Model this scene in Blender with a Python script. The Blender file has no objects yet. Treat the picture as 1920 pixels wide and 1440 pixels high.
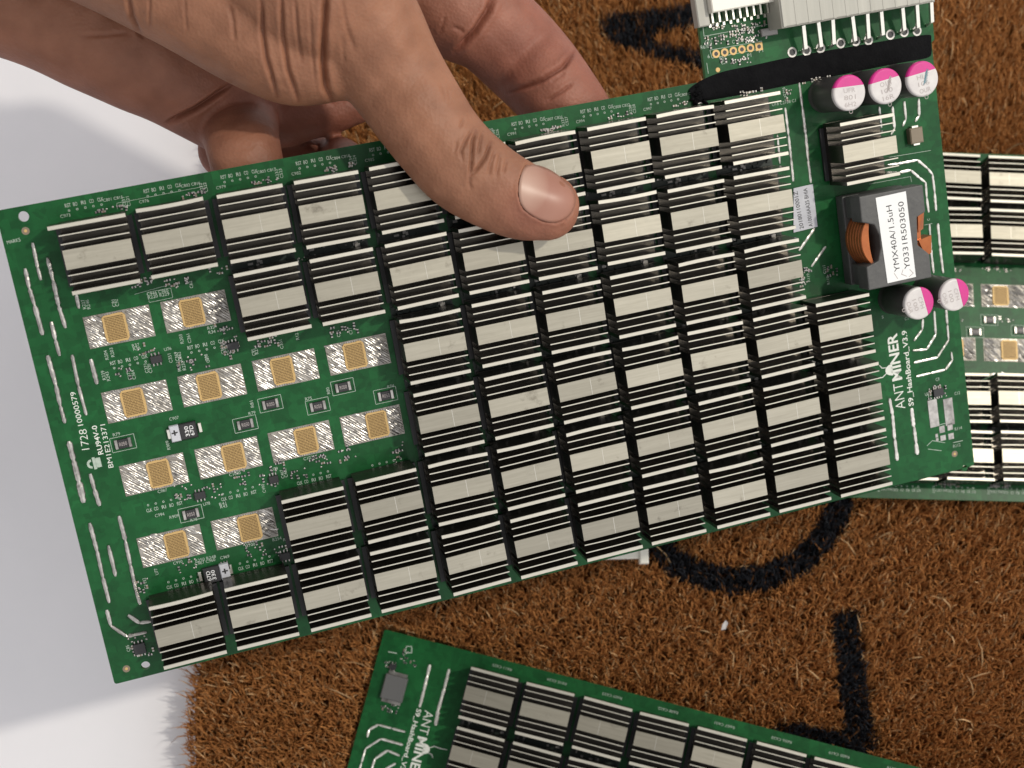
import bpy, math, random
import numpy as np
from mathutils import Vector, Matrix
from mathutils.bvhtree import BVHTree
random.seed(7); rng = np.random.default_rng(7)
sc = bpy.context.scene
C = sc.collection
S = 0.001                       # everything is authored in millimetres

# ---------------------------------------------------------------- camera
FPX, CX, CY = 2533.56, 960.0, 720.0          # focal length and centre in pixels of the 1920 x 1440 photograph
TH = math.radians(11.0); cT, sT = math.cos(TH), math.sin(TH)
CAMH = 486.0                                 # height over the tips of the mat pile
cam = bpy.data.objects.new('camera', bpy.data.cameras.new('camera')); C.objects.link(cam)
cam.location = (0, 0, CAMH*S); cam.rotation_euler = (TH, 0, 0)
cam.data.sensor_width = 36; cam.data.lens = 36*FPX/1920; cam.data.clip_start = 0.01; cam.data.clip_end = 20
cam.data.dof.use_dof = True; cam.data.dof.focus_distance = 0.378; cam.data.dof.aperture_fstop = 20
sc.camera = cam
sc.render.resolution_x = 1024; sc.render.resolution_y = 768

# ---------------------------------------------------------------- light
world = bpy.data.worlds.new('World'); sc.world = world; world.use_nodes = True
wn = world.node_tree; bg = wn.nodes['Background']
tc = wn.nodes.new('ShaderNodeTexCoord'); sp = wn.nodes.new('ShaderNodeSeparateXYZ'); rp = wn.nodes.new('ShaderNodeValToRGB')
wn.links.new(tc.outputs['Generated'], sp.inputs[0]); wn.links.new(sp.outputs['Z'], rp.inputs[0])
cr = rp.color_ramp                                      # walls, bright upper walls and ceiling, and the photographer leaning over the mat
cr.elements[0].position = 0.0; cr.elements[0].color = (.26, .23, .21, 1)
cr.elements[1].position = 1.0; cr.elements[1].color = (.22, .21, .21, 1)
for p_, c_ in ((.25, (.70, .68, .67, 1)), (.42, (1, .99, 1, 1)), (.80, (1, .985, .98, 1)), (.93, (.42, .41, .41, 1))): e_ = cr.elements.new(p_); e_.color = c_
rx = wn.nodes.new('ShaderNodeMapRange'); rx.inputs[1].default_value = -1; rx.inputs[2].default_value = 1; rx.inputs[3].default_value = .38; rx.inputs[4].default_value = 1.62   # ambient ramp added by hand: brighter from the right, dimmer from the left
wn.links.new(sp.outputs['X'], rx.inputs[0]); wm = wn.nodes.new('ShaderNodeVectorMath'); wm.operation = 'SCALE'
wn.links.new(rp.outputs[0], wm.inputs[0]); wn.links.new(rx.outputs[0], wm.inputs['Scale'])
wn.links.new(wm.outputs[0], bg.inputs[0]); bg.inputs[1].default_value = 1.02
def lamp(name, loc, target, size, power, col):
    l = bpy.data.lights.new(name, 'AREA'); l.shape = 'DISK'; l.size = size; l.energy = power; l.color = col
    o = bpy.data.objects.new(name, l); C.objects.link(o); o.location = loc
    o.rotation_euler = (Vector(target)-Vector(loc)).to_track_quat('-Z', 'Y').to_euler(); return o
lamp('ceiling_lamp', (1.06, 0.29, 1.56), (0, 0, 0), 0.075, 17, (1.0, .93, .80))
sc.view_settings.view_transform = 'Standard'; sc.view_settings.look = 'None'
sc.view_settings.exposure = 0; sc.view_settings.gamma = 1; sc.view_settings.use_curve_mapping = False

# ---------------------------------------------------------------- frames
RWC = np.array([[1, 0, 0], [0, cT, -sT], [0, sT, cT]])
def c2w(X): return RWC @ np.asarray(X, float) + np.array([0, 0, CAMH])          # camera mm -> world mm
def ray(px, py): return np.array([(px-CX)/FPX, -(py-CY)/FPX, -1.0])
def pz(px, py, z): return c2w(ray(px, py)*z)                                    # photo point at a depth -> world mm
def pg(px, py, z=0.0):                                                          # photo point on a level plane -> world mm
    d = RWC @ ray(px, py); t = (z-CAMH)/d[2]; return np.array([0, 0, CAMH]) + d*t
def rod(r):
    r = np.array(r); t = np.linalg.norm(r); k = r/t
    K = np.array([[0, -k[2], k[1]], [k[2], 0, -k[0]], [-k[1], k[0], 0]])
    return np.eye(3)+math.sin(t)*K+(1-math.cos(t))*K@K
class Pose:
    """pose of a circuit board, measured from its fin grid; x along the rows, y across them, z off the board"""
    def __init__(s, p):
        s.R = rod(p[:3]); s.o = np.array(p[3:6]) - 11.6*s.R[:, 2]
        s.Rw = RWC @ s.R; s.ow = c2w(s.o)
    def inv(s, px, py, h=0.0):
        n = s.R[:, 2]; o = s.o+n*h; d = ray(px, py); X = d*((o@n)/(d@n)); q = s.R.T@(X-o); return (q[0], q[1])
    def depth(s, px, py, h=0.0):
        n = s.R[:, 2]; o = s.o+n*h; d = ray(px, py); return (o@n)/(d@n)
    def matrix(s):
        m = Matrix.Identity(4)
        for i in range(3):
            for j in range(3): m[i][j] = s.Rw[i, j]
            m[i][3] = s.ow[i]*S
        return m
HELD = Pose([0.190412, 0.228333, 0.195805, 9.006576, -44.691799, -381.393912])
RIGHT = Pose([0.0599, 0.2852, 3.1039, 83.2155, 77.8898, -491.3579]); RIGHT.o = RIGHT.o-20*RIGHT.R[:, 0]; RIGHT.ow = c2w(RIGHT.o)
LOW = Pose([-0.1371, 0.2899, 2.8845, 88.6638, -131.0164, -453.7682])
B = HELD.inv

# ---------------------------------------------------------------- materials
def mat(name, col, rough=.5, metal=0., noise=None, bump=None, coat=0., spec=.5, sss=0.):
    m = bpy.data.materials.new(name); m.use_nodes = True; nt = m.node_tree; b = nt.nodes['Principled BSDF']
    b.inputs['Base Color'].default_value = (*col, 1); b.inputs['Roughness'].default_value = rough
    b.inputs['Metallic'].default_value = metal; b.inputs['Coat Weight'].default_value = coat
    b.inputs['Specular IOR Level'].default_value = spec
    if noise or bump:
        t = nt.nodes.new('ShaderNodeTexCoord'); mp = nt.nodes.new('ShaderNodeMapping'); nt.links.new(t.outputs['Object'], mp.inputs[0])
    if noise:                                    # (scale xyz, amount, second colour)
        (sx, sy, sz), lo, hi, c2 = noise
        mp.inputs['Scale'].default_value = (sx, sy, sz)
        n = nt.nodes.new('ShaderNodeTexNoise'); n.inputs['Scale'].default_value = 1; n.inputs['Detail'].default_value = 5; n.inputs['Roughness'].default_value = .65
        nt.links.new(mp.outputs[0], n.inputs['Vector'])
        r = nt.nodes.new('ShaderNodeValToRGB'); r.color_ramp.elements[0].position = lo; r.color_ramp.elements[1].position = hi
        r.color_ramp.elements[0].color = (*col, 1); r.color_ramp.elements[1].color = (*c2, 1)
        nt.links.new(n.outputs['Fac'], r.inputs[0]); nt.links.new(r.outputs[0], b.inputs['Base Color'])
        m['n'] = 1
    if bump:
        s_, st, d = bump
        n2 = nt.nodes.new('ShaderNodeTexNoise'); n2.inputs['Scale'].default_value = s_; n2.inputs['Detail'].default_value = 4
        nt.links.new(t.outputs['Object'], n2.inputs['Vector'])
        bp = nt.nodes.new('ShaderNodeBump'); bp.inputs['Strength'].default_value = st; bp.inputs['Distance'].default_value = d
        nt.links.new(n2.outputs['Fac'], bp.inputs['Height']); nt.links.new(bp.outputs[0], b.inputs['Normal'])
    return m
M = {}
M['pcb'] = mat('green_solder_mask', (.006, .066, .018), .36, 0, ((45, 45, 45), .3, .75, (.011, .095, .026)), (900, .05, .0003), spec=.2)
def copper_pours(m):           # faint rectangular copper areas under the solder mask
    nt = m.node_tree; b = nt.nodes['Principled BSDF']; t = [n for n in nt.nodes if n.type == 'TEX_COORD'][0]; src = b.inputs['Base Color'].links[0].from_socket
    for sc_, amt in ((140, .16), (520, .16)):
        v = nt.nodes.new('ShaderNodeTexVoronoi'); v.distance = 'CHEBYCHEV'; v.inputs['Scale'].default_value = sc_; nt.links.new(t.outputs['Object'], v.inputs['Vector'])
        h = nt.nodes.new('ShaderNodeSeparateColor'); nt.links.new(v.outputs['Color'], h.inputs[0])
        g = nt.nodes.new('ShaderNodeMapRange'); g.inputs[3].default_value = 1-amt; g.inputs[4].default_value = 1+amt; nt.links.new(h.outputs[0], g.inputs[0])
        k = nt.nodes.new('ShaderNodeMix'); k.data_type = 'RGBA'; k.blend_type = 'MULTIPLY'; k.inputs[0].default_value = 1
        nt.links.new(src, k.inputs[6]); nt.links.new(g.outputs[0], k.inputs[7]); src = k.outputs[2]
    nt.links.new(src, b.inputs['Base Color'])
copper_pours(M['pcb'])
M['pcb_edge'] = mat('board_edge', (.05, .16, .05), .5)
M['silk'] = mat('white_silkscreen', (.46, .52, .46), .6, 0, ((900, 900, 900), .3, .75, (.28, .38, .30)))
M['solder'] = mat('solder', (.52, .50, .47), .30, .88, ((260, 260, 260), .35, .7, (.20, .19, .18)), (600, .25, .0003))
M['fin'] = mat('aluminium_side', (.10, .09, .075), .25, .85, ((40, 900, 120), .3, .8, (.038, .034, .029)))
M['flux'] = mat('flux_stained_solder', (.20, .18, .155), .45, .5, ((300, 300, 300), .35, .7, (.42, .40, .36)))
M['gold'] = mat('gold_contact', (.56, .375, .15), .5, .25)
M['gold_dot'] = mat('die_bump', (.13, .075, .025), .5, .2)
M['black'] = mat('black_plastic', (.018, .018, .020), .45)
M['dark_core'] = mat('ferrite', (.06, .06, .06), .5, 0, ((300, 300, 300), .3, .8, (.085, .085, .082)), (700, .3, .0004))
M['copper'] = mat('enamelled_copper', (.30, .085, .025), .32, .5, ((200, 200, 200), .3, .8, (.45, .14, .04)))
M['paper'] = mat('label_paper', (.78, .79, .78), .5, 0, ((120, 120, 120), .3, .8, (.70, .71, .72)))
M['paper_old'] = mat('worn_sticker', (.55, .56, .60), .5, 0, ((250, 250, 250), .3, .8, (.42, .43, .48)))
M['ink'] = mat('black_ink', (.02, .02, .022), .6)
M['ink_grey'] = mat('grey_ink', (.38, .34, .33), .6)
M['ink_blue'] = mat('blue_marker', (.12, .25, .30), .6)
M['sleeve'] = mat('capacitor_sleeve', (.060, .056, .054), .40, 0, ((200, 200, 200), .3, .8, (.080, .076, .072)))
M['cap_white'] = mat('capacitor_top_white', (.64, .615, .60), .38, 0, ((260, 260, 260), .3, .8, (.50, .47, .47)), coat=.25)
M['cap_pink'] = mat('capacitor_top_magenta', (.60, .010, .23), .35, 0, ((260, 260, 260), .3, .8, (.48, .015, .19)), coat=.3)
M['tape'] = mat('black_cloth_tape', (.005, .005, .006), .95, 0, ((300, 300, 300), .3, .8, (.010, .010, .011)), (1500, .6, .0005), spec=.1)
M['white_plastic'] = mat('white_connector', (.78, .76, .68), .42)
M['grey_plastic'] = mat('translucent_connector', (.34, .335, .295), .45, 0, ((300, 20, 20), .3, .8, (.45, .44, .39)))
M['tin'] = mat('tinned_pin', (.78, .76, .68), .28, .85)
M['smd_grey'] = mat('smd_grey', (.26, .25, .24), .4, .3)
M['gap_shade'] = mat('gap_shade_mask', (.006, .016, .011), .5)  # solder mask darkened to paint in the shade between sink rows
M['smd_tan'] = mat('smd_tan', (.20, .16, .11), .5)
M['silk_bold'] = mat('white_print', (.74, .76, .70), .55, 0, ((900, 900, 900), .3, .75, (.62, .66, .60)))
M['solder_bright'] = mat('bright_solder', (.80, .78, .73), .34, .75, ((260, 260, 260), .35, .7, (.55, .53, .50)), (600, .25, .0003))  # brighter copy of the solder for the tracks at one end
M['smd_dark'] = mat('smd_dark_grey', (.10, .10, .10), .5)
# cut aluminium tops: brushed along the fin, with the saw scratch that crosses the wide bar
def top_material():
    m = mat('aluminium_cut_top', (.42, .395, .325), .42, .72, ((70, 1300, 300), .25, .8, (.31, .29, .235)), (500, .10, .0003))
    nt = m.node_tree; b = nt.nodes['Principled BSDF']
    oi = nt.nodes.new('ShaderNodeObjectInfo'); mx = nt.nodes.new('ShaderNodeMix'); mx.data_type = 'RGBA'; mx.blend_type = 'MULTIPLY'
    mx.inputs[0].default_value = 1
    r = nt.nodes.new('ShaderNodeMapRange'); r.inputs[3].default_value = .76; r.inputs[4].default_value = 1.10
    nt.links.new(oi.outputs['Random'], r.inputs[0])
    src = b.inputs['Base Color'].links[0].from_socket
    nt.links.new(src, mx.inputs[6]); nt.links.new(r.outputs[0], mx.inputs[7]); nt.links.new(mx.outputs[2], b.inputs['Base Color'])
    # per sink texture offset, so that no two show the same grain
    mp = [n for n in nt.nodes if n.type == 'MAPPING'][0]
    mu = nt.nodes.new('ShaderNodeVectorMath'); mu.operation = 'SCALE'; mu.inputs['Scale'].default_value = 37
    cmb = nt.nodes.new('ShaderNodeCombineXYZ')
    for i in range(3): nt.links.new(oi.outputs['Random'], cmb.inputs[i])
    nt.links.new(cmb.outputs[0], mu.inputs[0]); nt.links.new(mu.outputs[0], mp.inputs['Location'])
    # sparse dark smudges
    n = nt.nodes.new('ShaderNodeTexNoise'); n.inputs['Scale'].default_value = 160; n.inputs['Detail'].default_value = 6; n.inputs['Roughness'].default_value = .7
    ad = nt.nodes.new('ShaderNodeVectorMath'); tcn = [q for q in nt.nodes if q.type == 'TEX_COORD'][0]
    nt.links.new(tcn.outputs['Object'], ad.inputs[0]); nt.links.new(cmb.outputs[0], ad.inputs[1]); nt.links.new(ad.outputs[0], n.inputs['Vector'])
    rr = nt.nodes.new('ShaderNodeValToRGB'); rr.color_ramp.elements[0].position = .26; rr.color_ramp.elements[0].color = (.42, .40, .38, 1)
    rr.color_ramp.elements[1].position = .40; rr.color_ramp.elements[1].color = (1, 1, 1, 1); nt.links.new(n.outputs['Fac'], rr.inputs[0])
    m2 = nt.nodes.new('ShaderNodeMix'); m2.data_type = 'RGBA'; m2.blend_type = 'MULTIPLY'; m2.inputs[0].default_value = .8
    nt.links.new(mx.outputs[2], m2.inputs[6]); nt.links.new(rr.outputs[0], m2.inputs[7]); nt.links.new(m2.outputs[2], b.inputs['Base Color'])
    return m
M['top'] = top_material()
M['fin_top'] = mat('lit_fin_edge', (.60, .575, .50), .45, .65, ((70, 900, 300), .25, .8, (.47, .45, .385)), (500, .10, .0003))  # same cut metal, lightened for the lamp catching the fin edges
M['scratch'] = mat('bright_scratch', (.60, .585, .53), .35, .7)

# ---------------------------------------------------------------- mesh helpers
class MB:
    def __init__(s): s.v = []; s.f = []; s.m = []; s.sm = []
    def add(s, vs, fs, mi=0, smooth=False):
        o = len(s.v); s.v += [tuple(float(q) for q in p) for p in vs]
        for f in fs: s.f.append(tuple(i+o for i in f)); s.m.append(mi); s.sm.append(smooth)
        return s
    def box(s, c, d, mi=0, top=None, ax=None, cham=0., bottom=True):
        """box: centre of the base (x,y,z0), size; ax = direction of its x axis in the plane"""
        x, y, z = c; a, b, h = d[0]/2, d[1]/2, d[2]
        ex = np.array(ax if ax is not None else (1, 0), float); ex /= np.linalg.norm(ex); ey = np.array([-ex[1], ex[0]])
        def P(i, j, k): q = ex*i+ey*j; return (x+q[0], y+q[1], k)
        k = cham
        vs = [P(-a, -b, z), P(a, -b, z), P(a, b, z), P(-a, b, z)]
        t = mi if top is None else top
        if k:
            vs += [P(-a, -b, z+h-k), P(a, -b, z+h-k), P(a, b, z+h-k), P(-a, b, z+h-k)]
            vs += [P(-a+k, -b+k, z+h), P(a-k, -b+k, z+h), P(a-k, b-k, z+h), P(-a+k, b-k, z+h)]
            s.add(vs, [(0, 1, 5, 4), (1, 2, 6, 5), (2, 3, 7, 6), (3, 0, 4, 7)], mi)
            o = len(s.v)-12
            for f in [(4, 5, 9, 8), (5, 6, 10, 9), (6, 7, 11, 10), (7, 4, 8, 11), (8, 9, 10, 11)]:
                s.f.append(tuple(i+o for i in f)); s.m.append(t); s.sm.append(False)
        else:
            vs += [P(-a, -b, z+h), P(a, -b, z+h), P(a, b, z+h), P(-a, b, z+h)]
            s.add(vs, [(0, 1, 5, 4), (1, 2, 6, 5), (2, 3, 7, 6), (3, 0, 4, 7)], mi)
            o = len(s.v)-8; s.f.append((4+o, 5+o, 6+o, 7+o)); s.m.append(t); s.sm.append(False)
        if bottom: o = len(s.v)-len(vs); s.f.append((3+o, 2+o, 1+o, o)); s.m.append(mi); s.sm.append(False)
        return s
    def prism(s, poly, z0, z1, mi=0, top=None):
        n = len(poly)
        s.add([(p[0], p[1], z0) for p in poly]+[(p[0], p[1], z1) for p in poly],
              [(i, (i+1) % n, n+(i+1) % n, n+i) for i in range(n)]+[tuple(range(n-1, -1, -1))], mi)
        o = len(s.v)-2*n; s.f.append(tuple(o+n+i for i in range(n))); s.m.append(mi if top is None else top); s.sm.append(False)
        return s
    def lathe(s, c, prof, n=32, mi=0, smooth=True, cap=True):
        o = []
        for r, z in prof:
            for i in range(n): a = 2*math.pi*i/n; o.append((c[0]+r*math.cos(a), c[1]+r*math.sin(a), c[2]+z))
        fs = [(k*n+i, k*n+(i+1) % n, (k+1)*n+(i+1) % n, (k+1)*n+i) for k in range(len(prof)-1) for i in range(n)]
        s.add(o, fs, mi, smooth)
        if cap: b = len(s.v)-n; s.f.append(tuple(b+i for i in range(n))); s.m.append(mi); s.sm.append(False)
        return s
    def ring(s, c, r0, r1, h, n=20, mi=0, a0=0, a1=2*math.pi, ex=1.):
        full = abs(a1-a0-2*math.pi) < 1e-6; k = n if full else n+1
        vs = []
        for r, z in ((r0, 0), (r0, h), (r1, h), (r1, 0)):
            for i in range(k): a = a0+(a1-a0)*i/n; vs.append((c[0]+r*math.cos(a)*ex, c[1]+r*math.sin(a), c[2]+z))
        fs = []
        for q in range(3):
            for i in range(n): j = (i+1) % k; fs.append((q*k+i, (q+1)*k+i, (q+1)*k+j, q*k+j))
        return s.add(vs, fs, mi)
    def path(s, pts, w, z0, h, mi=0, jag=0.0, seg=1.2, round_=True):
        """raised bead along a polyline"""
        P = [np.array(p, float) for p in pts]; Q = []; 
        for a, b in zip(P[:-1], P[1:]):
            n = max(1, int(np.linalg.norm(b-a)/seg))
            for i in range(n): Q.append(a+(b-a)*i/n)
        Q.append(P[-1]); n = len(Q); vs = []; prof = [(-1, 0), (-.75, .75), (0, 1), (.75, .75), (1, 0)] if round_ else [(-1, 0), (-1, 1), (1, 1), (1, 0)]
        for i, q in enumerate(Q):
            d = Q[min(i+1, n-1)]-Q[max(i-1, 0)]; d /= np.linalg.norm(d)+1e-9; e = np.array([-d[1], d[0]])
            ww = w/2*(1+jag*random.uniform(-1, 1)); hh = h*(1+jag*random.uniform(-1, 1))
            if i in (0, n-1): ww *= .6
            for a, b in prof: vs.append((q[0]+e[0]*a*ww, q[1]+e[1]*a*ww, z0+b*hh))
        k = len(prof)
        fs = [(i*k+j, (i+1)*k+j, (i+1)*k+j+1, i*k+j+1)[::-1] for i in range(n-1) for j in range(k-1)]
        fs += [tuple(range(k))[::-1], tuple((n-1)*k+j for j in range(k))]
        return s.add(vs, fs, mi, False)
    def mesh(s, name, mats, sc_=S):
        me = bpy.data.meshes.new(name); me.from_pydata([(a*sc_, b*sc_, c*sc_) for a, b, c in s.v], [], s.f)
        for m in mats: me.materials.append(m)
        me.polygons.foreach_set('material_index', s.m); me.polygons.foreach_set('use_smooth', s.sm); me.update()
        return me
    def build(s, name, mats, parent=None, loc=None, rot=None):
        return put(name, s.mesh(name, mats if isinstance(mats, list) else [mats]), parent, loc, rot)
def put(name, me, parent=None, loc=None, rot=None):
    o = bpy.data.objects.new(name, me); C.objects.link(o)
    if parent: o.parent = parent
    if loc is not None: o.location = [q*S for q in loc]
    if rot is not None: o.rotation_euler = rot
    return o
def tag(o, label=None, cat=None, group=None, kind=None):
    for k, v in (('label', label), ('category', cat), ('group', group), ('kind', kind)):
        if v: o[k] = v
    return o
def text_mesh(txt, weight=0.0):
    cu = bpy.data.curves.new('t', 'FONT'); cu.body = txt; cu.offset = weight; cu.resolution_u = 3; cu.extrude = 0.0
    o = bpy.data.objects.new('t', cu); C.objects.link(o)
    me = bpy.data.meshes.new_from_object(o.evaluated_get(bpy.context.evaluated_depsgraph_get()))
    bpy.data.objects.remove(o); bpy.data.curves.remove(cu)
    v = np.array([q.co[:] for q in me.vertices]); fs = [tuple(p.vertices) for p in me.polygons]
    bpy.data.meshes.remove(me)
    if len(v): v[:, 0] -= v[:, 0].min()
    return v, fs
def text_at(mb, txt, p0, p1, height, z, weight=0.0, mi=0):
    """text whose baseline runs from p0 to p1 (board mm) with the given capital height"""
    v, fs = text_mesh(txt, weight)
    if not len(v): return
    w = v[:, 0].max(); hcap = .69
    e = np.array(p1, float)-np.array(p0, float); L = np.linalg.norm(e); e /= L; n = np.array([-e[1], e[0]])
    out = [(p0[0]+e[0]*a/w*L+n[0]*b/hcap*height, p0[1]+e[1]*a/w*L+n[1]*b/hcap*height, z) for a, b, _ in v]
    mb.add(out, fs, mi)
def printed(txt, p0, p1, height, parent, z=.06, weight=0.0, m='silk', name='printed_text'):
    mb = MB(); text_at(mb, txt, p0, p1, height, z, weight); return mb.build(name, M[m], parent)

# ---------------------------------------------------------------- floor
fl = MB(); FZ = -19.0
G = 60; xs = np.linspace(-900, 900, G); vs = []
for y in xs:
    for x in xs: vs.append((x, y, FZ))
fl.add(vs, [(j*G+i, j*G+i+1, (j+1)*G+i+1, (j+1)*G+i) for j in range(G-1) for i in range(G-1)], 0, True)
M['floor'] = mat('white_floor', (.80, .79, .82), .45, 0, ((25, 25, 25), .3, .8, (.76, .755, .785)), (1200, .06, .0004))
tag(fl.build('floor', M['floor']), kind='structure')

# ---------------------------------------------------------------- coir doormat
def pip(x, y, poly):
    inside = np.zeros(len(x), bool); n = len(poly)
    for i in range(n):
        x0, y0 = poly[i]; x1, y1 = poly[(i+1) % n]
        c = ((y0 > y) != (y1 > y)) & (x < (x1-x0)*(y-y0)/((y1-y0) if y1 != y0 else 1e-9)+x0); inside ^= c
    return inside
def gpoly(pts): return [tuple(pg(x, y, -1)[:2]) for x, y in pts]
def stroke(pts, w):
    P = [np.array(p, float) for p in pts]; L, R = [], []
    for i, q in enumerate(P):
        d = P[min(i+1, len(P)-1)]-P[max(i-1, 0)]; d /= np.linalg.norm(d); e = np.array([-d[1], d[0]]); L.append(tuple(q+e*w/2)); R.append(tuple(q-e*w/2))
    return L+R[::-1]
letters = [
    [[(1124, 30), (1160, 18), (1235, 10), (1330, -6), (1400, -10), (1400, 40), (1310, 45), (1256, 50), (1225, 60), (1232, 74), (1270, 79), (1330, 84), (1400, 84), (1400, 130), (1330, 124), (1296, 117), (1240, 104), (1200, 92), (1150, 78), (1134, 58)]],
    [stroke([(1175, 900), (1196, 965), (1222, 1010), (1265, 1052), (1320, 1080), (1382, 1089), (1440, 1082), (1500, 1055), (1545, 1012), (1572, 960), (1584, 900), (1570, 830), (1530, 780), (1460, 750), (1380, 742), (1290, 756), (1220, 800), (1180, 850)], 52)],
    [stroke([(1588, 1145), (1596, 1220), (1606, 1300), (1622, 1412)], 54), stroke([(1455, 1378), (1540, 1390), (1630, 1402)], 50)],
]
X0 = pg(383, 700, -2)[0]; X1, Y0, Y1 = 300.0, -110.0, 300.0
def edge_x(y): return X0 + 1.2*np.sin(y*.045)+.8*np.sin(y*.13+1)+ np.where(y < -60, (y+60)*.055, 0)
NF = 300000
fx = rng.uniform(X0-14, X1, NF); fy = rng.uniform(Y0, Y1, NF)
keep = fx > edge_x(fy)+rng.normal(0, .5, NF)
# the pile is dense where the camera looks, thinner outside
far = (fx > 225) | (fy > 258) | (fy < -62)
keep &= (~far) | (rng.random(NF) < .35)
fx, fy = fx[keep], fy[keep]
def fibre_paths(fx, fy, seed, long_=False):
    r = np.random.default_rng(seed); n = len(fx); K = 4
    tuft = np.sin(fx*.55+1.3*np.sin(fy*.31))*np.cos(fy*.48+1.1*np.sin(fx*.27)) + .6*np.sin(fx*1.3+fy*.9)*np.cos(fy*1.1-fx*.4)
    az = r.uniform(0, 2*math.pi, n); lean = np.abs(r.normal(.62, .36, n))
    bx = np.cos(az)*lean*.62 + .2*np.cos(3*tuft)-.14; by = np.sin(az)*lean*.85 + .2*np.sin(3*tuft)+.55
    H = np.clip(r.normal(10.2, 1.0, n)+tuft*.35, 4, 12.8)
    if long_: H = r.uniform(11, 13, n); bx *= 2.0; by *= 2.0
    ed = np.clip((fx-edge_x(fy))/6, 0, 1)
    bx = bx*(.35+.65*ed) - (1-ed)*.12; H = H*(.75+.25*ed)
    zb = -12.5 if not long_ else -9
    wd = r.uniform(.16, .37, n)
    cv = r.normal(0, .42, n)
    t = np.linspace(0, 1, K+1); pos = np.zeros((n, K+1, 3))
    for k, tt in enumerate(t):
        sw = tt**1.8; a = cv*tt*1.6
        dx = bx*np.cos(a)-by*np.sin(a); dy = bx*np.sin(a)+by*np.cos(a)
        pos[:, k, 0] = fx+dx*sw*4.6; pos[:, k, 1] = fy+dy*sw*4.6
        pos[:, k, 2] = zb+H*1.12*(tt-.22*tt*tt*np.minimum(lean, 2))
    pos[:, 1:, :2] += r.normal(0, .13, (n, K, 2))
    if long_: pos[:, :, 2] = np.minimum(pos[:, :, 2], .8+r.uniform(-1, 1.2, (n, 1)))
    for ps in (RIGHT, LOW):                    # the boards press the pile down
        X = (pos.reshape(-1, 3)-ps.ow)@ps.Rw
        m_ = (X[:, 0] > -124) & (X[:, 0] < 145) & (X[:, 1] > -15) & (X[:, 1] < 118.4) & (X[:, 2] > -2.3)
        q_ = pos.reshape(-1, 3); q_[m_] -= ps.Rw[:, 2][None]*(X[m_, 2]+2.3+r.uniform(0, .8, m_.sum()))[:, None]; pos = q_.reshape(n, K+1, 3)
    hue = r.random(n)
    return pos, wd, np.c_[hue, fx, fy]
def fibres(pos, wd, info, dark, seed, long_=False):
    r = np.random.default_rng(seed+100); n = len(pos); K = 4; q, fx, fy = info.T
    ph = r.uniform(0, 2*math.pi, n)
    V = np.zeros((n, K+1, 3, 3))
    for k in range(K+1):
        w = wd*(1.0 if k < K-1 else (.75 if k < K else .12))
        for j in range(3):
            a = ph+j*2.0944
            V[:, k, j, 0] = pos[:, k, 0]+np.cos(a)*w; V[:, k, j, 1] = pos[:, k, 1]+np.sin(a)*w; V[:, k, j, 2] = pos[:, k, 2]+np.cos(a*1.7)*w*.35
    V = V.reshape(-1, 3)
    base = np.arange(n)[:, None, None, None]*((K+1)*3); k_ = np.arange(K)[None, :, None, None]*3; j_ = np.arange(3)[None, None, :, None]; j2 = (j_+1) % 3
    F = np.concatenate([base+k_+j_, base+k_+j2, base+k_+3+j2, base+k_+3+j_], axis=3).reshape(-1, 4)
    c0, c1, c2 = np.array([.37, .152, .046]), np.array([.60, .275, .090]), np.array([.72, .46, .23])
    pat = .5+.5*np.sin(fx*.06+fy*.03)*np.cos(fy*.05-fx*.02)
    q = np.clip(q*.85+.15*pat, 0, 1)
    col = c0[None]*(1-q[:, None])+c1[None]*q[:, None]
    br = r.random(n) < .10; col[br] = c2*r.uniform(.7, 1.1, (br.sum(), 1))
    if dark:
        col = np.array([.017, .019, .024])[None]*r.uniform(.5, 2.0, (n, 1)); b2 = r.random(n) < .07; col[b2] = c0*r.uniform(.4, 1, (b2.sum(), 1))
    if long_: col = (c2*1.0)[None]*r.uniform(.45, 1.0, (n, 1))
    colv = np.repeat(col, (K+1)*3, axis=0)
    me = bpy.data.meshes.new('coir_pile'); me.vertices.add(len(V)); me.vertices.foreach_set('co', (V*S).ravel())
    me.loops.add(F.size); me.loops.foreach_set('vertex_index', F.ravel().astype(np.int32))
    me.polygons.add(len(F)); me.polygons.foreach_set('loop_start', np.arange(0, F.size, 4, dtype=np.int32))
    me.polygons.foreach_set('loop_total', np.full(len(F), 4, dtype=np.int32)); me.polygons.foreach_set('use_smooth', np.ones(len(F), bool))
    at = me.color_attributes.new('fibre', 'FLOAT_COLOR', 'POINT'); at.data.foreach_set('color', np.c_[colv, np.ones(len(colv))].ravel())
    me.update(calc_edges=True); me.materials.append(M['coir']); return me
m = mat('coir_fibre', (.2, .1, .04), .55); nt = m.node_tree; a = nt.nodes.new('ShaderNodeAttribute'); a.attribute_name = 'fibre'
nt.links.new(a.outputs['Color'], nt.nodes['Principled BSDF'].inputs['Base Color']); nt.nodes['Principled BSDF'].inputs['Specular IOR Level'].default_value = .35
M['coir'] = m
M['matbase'] = mat('mat_backing', (.20, .085, .027), .9)
doormat = bpy.data.objects.new('doormat', None); C.objects.link(doormat); doormat.location = (X0*S, 0, FZ*S)
tag(doormat, 'brown coir doormat with black printed letters lying on the white floor', 'doormat')
LOC = np.array([X0, 0, FZ])
def mput(name, me):
    o = bpy.data.objects.new(name, me); C.objects.link(o); o.parent = doormat; o.matrix_parent_inverse = Matrix.Translation(doormat.location).inverted(); return o
mb = MB(); mb.prism([(edge_x(Y0-1)+1.5, Y0), (X1, Y0), (X1, Y1)]+[(float(edge_x(np.array(y)))+1.5, y) for y in np.linspace(Y1, Y0+5, 60)], FZ+.3, -11.5)
mput('mat_backing', mb.mesh('mat_backing', [M['matbase']]))
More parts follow.
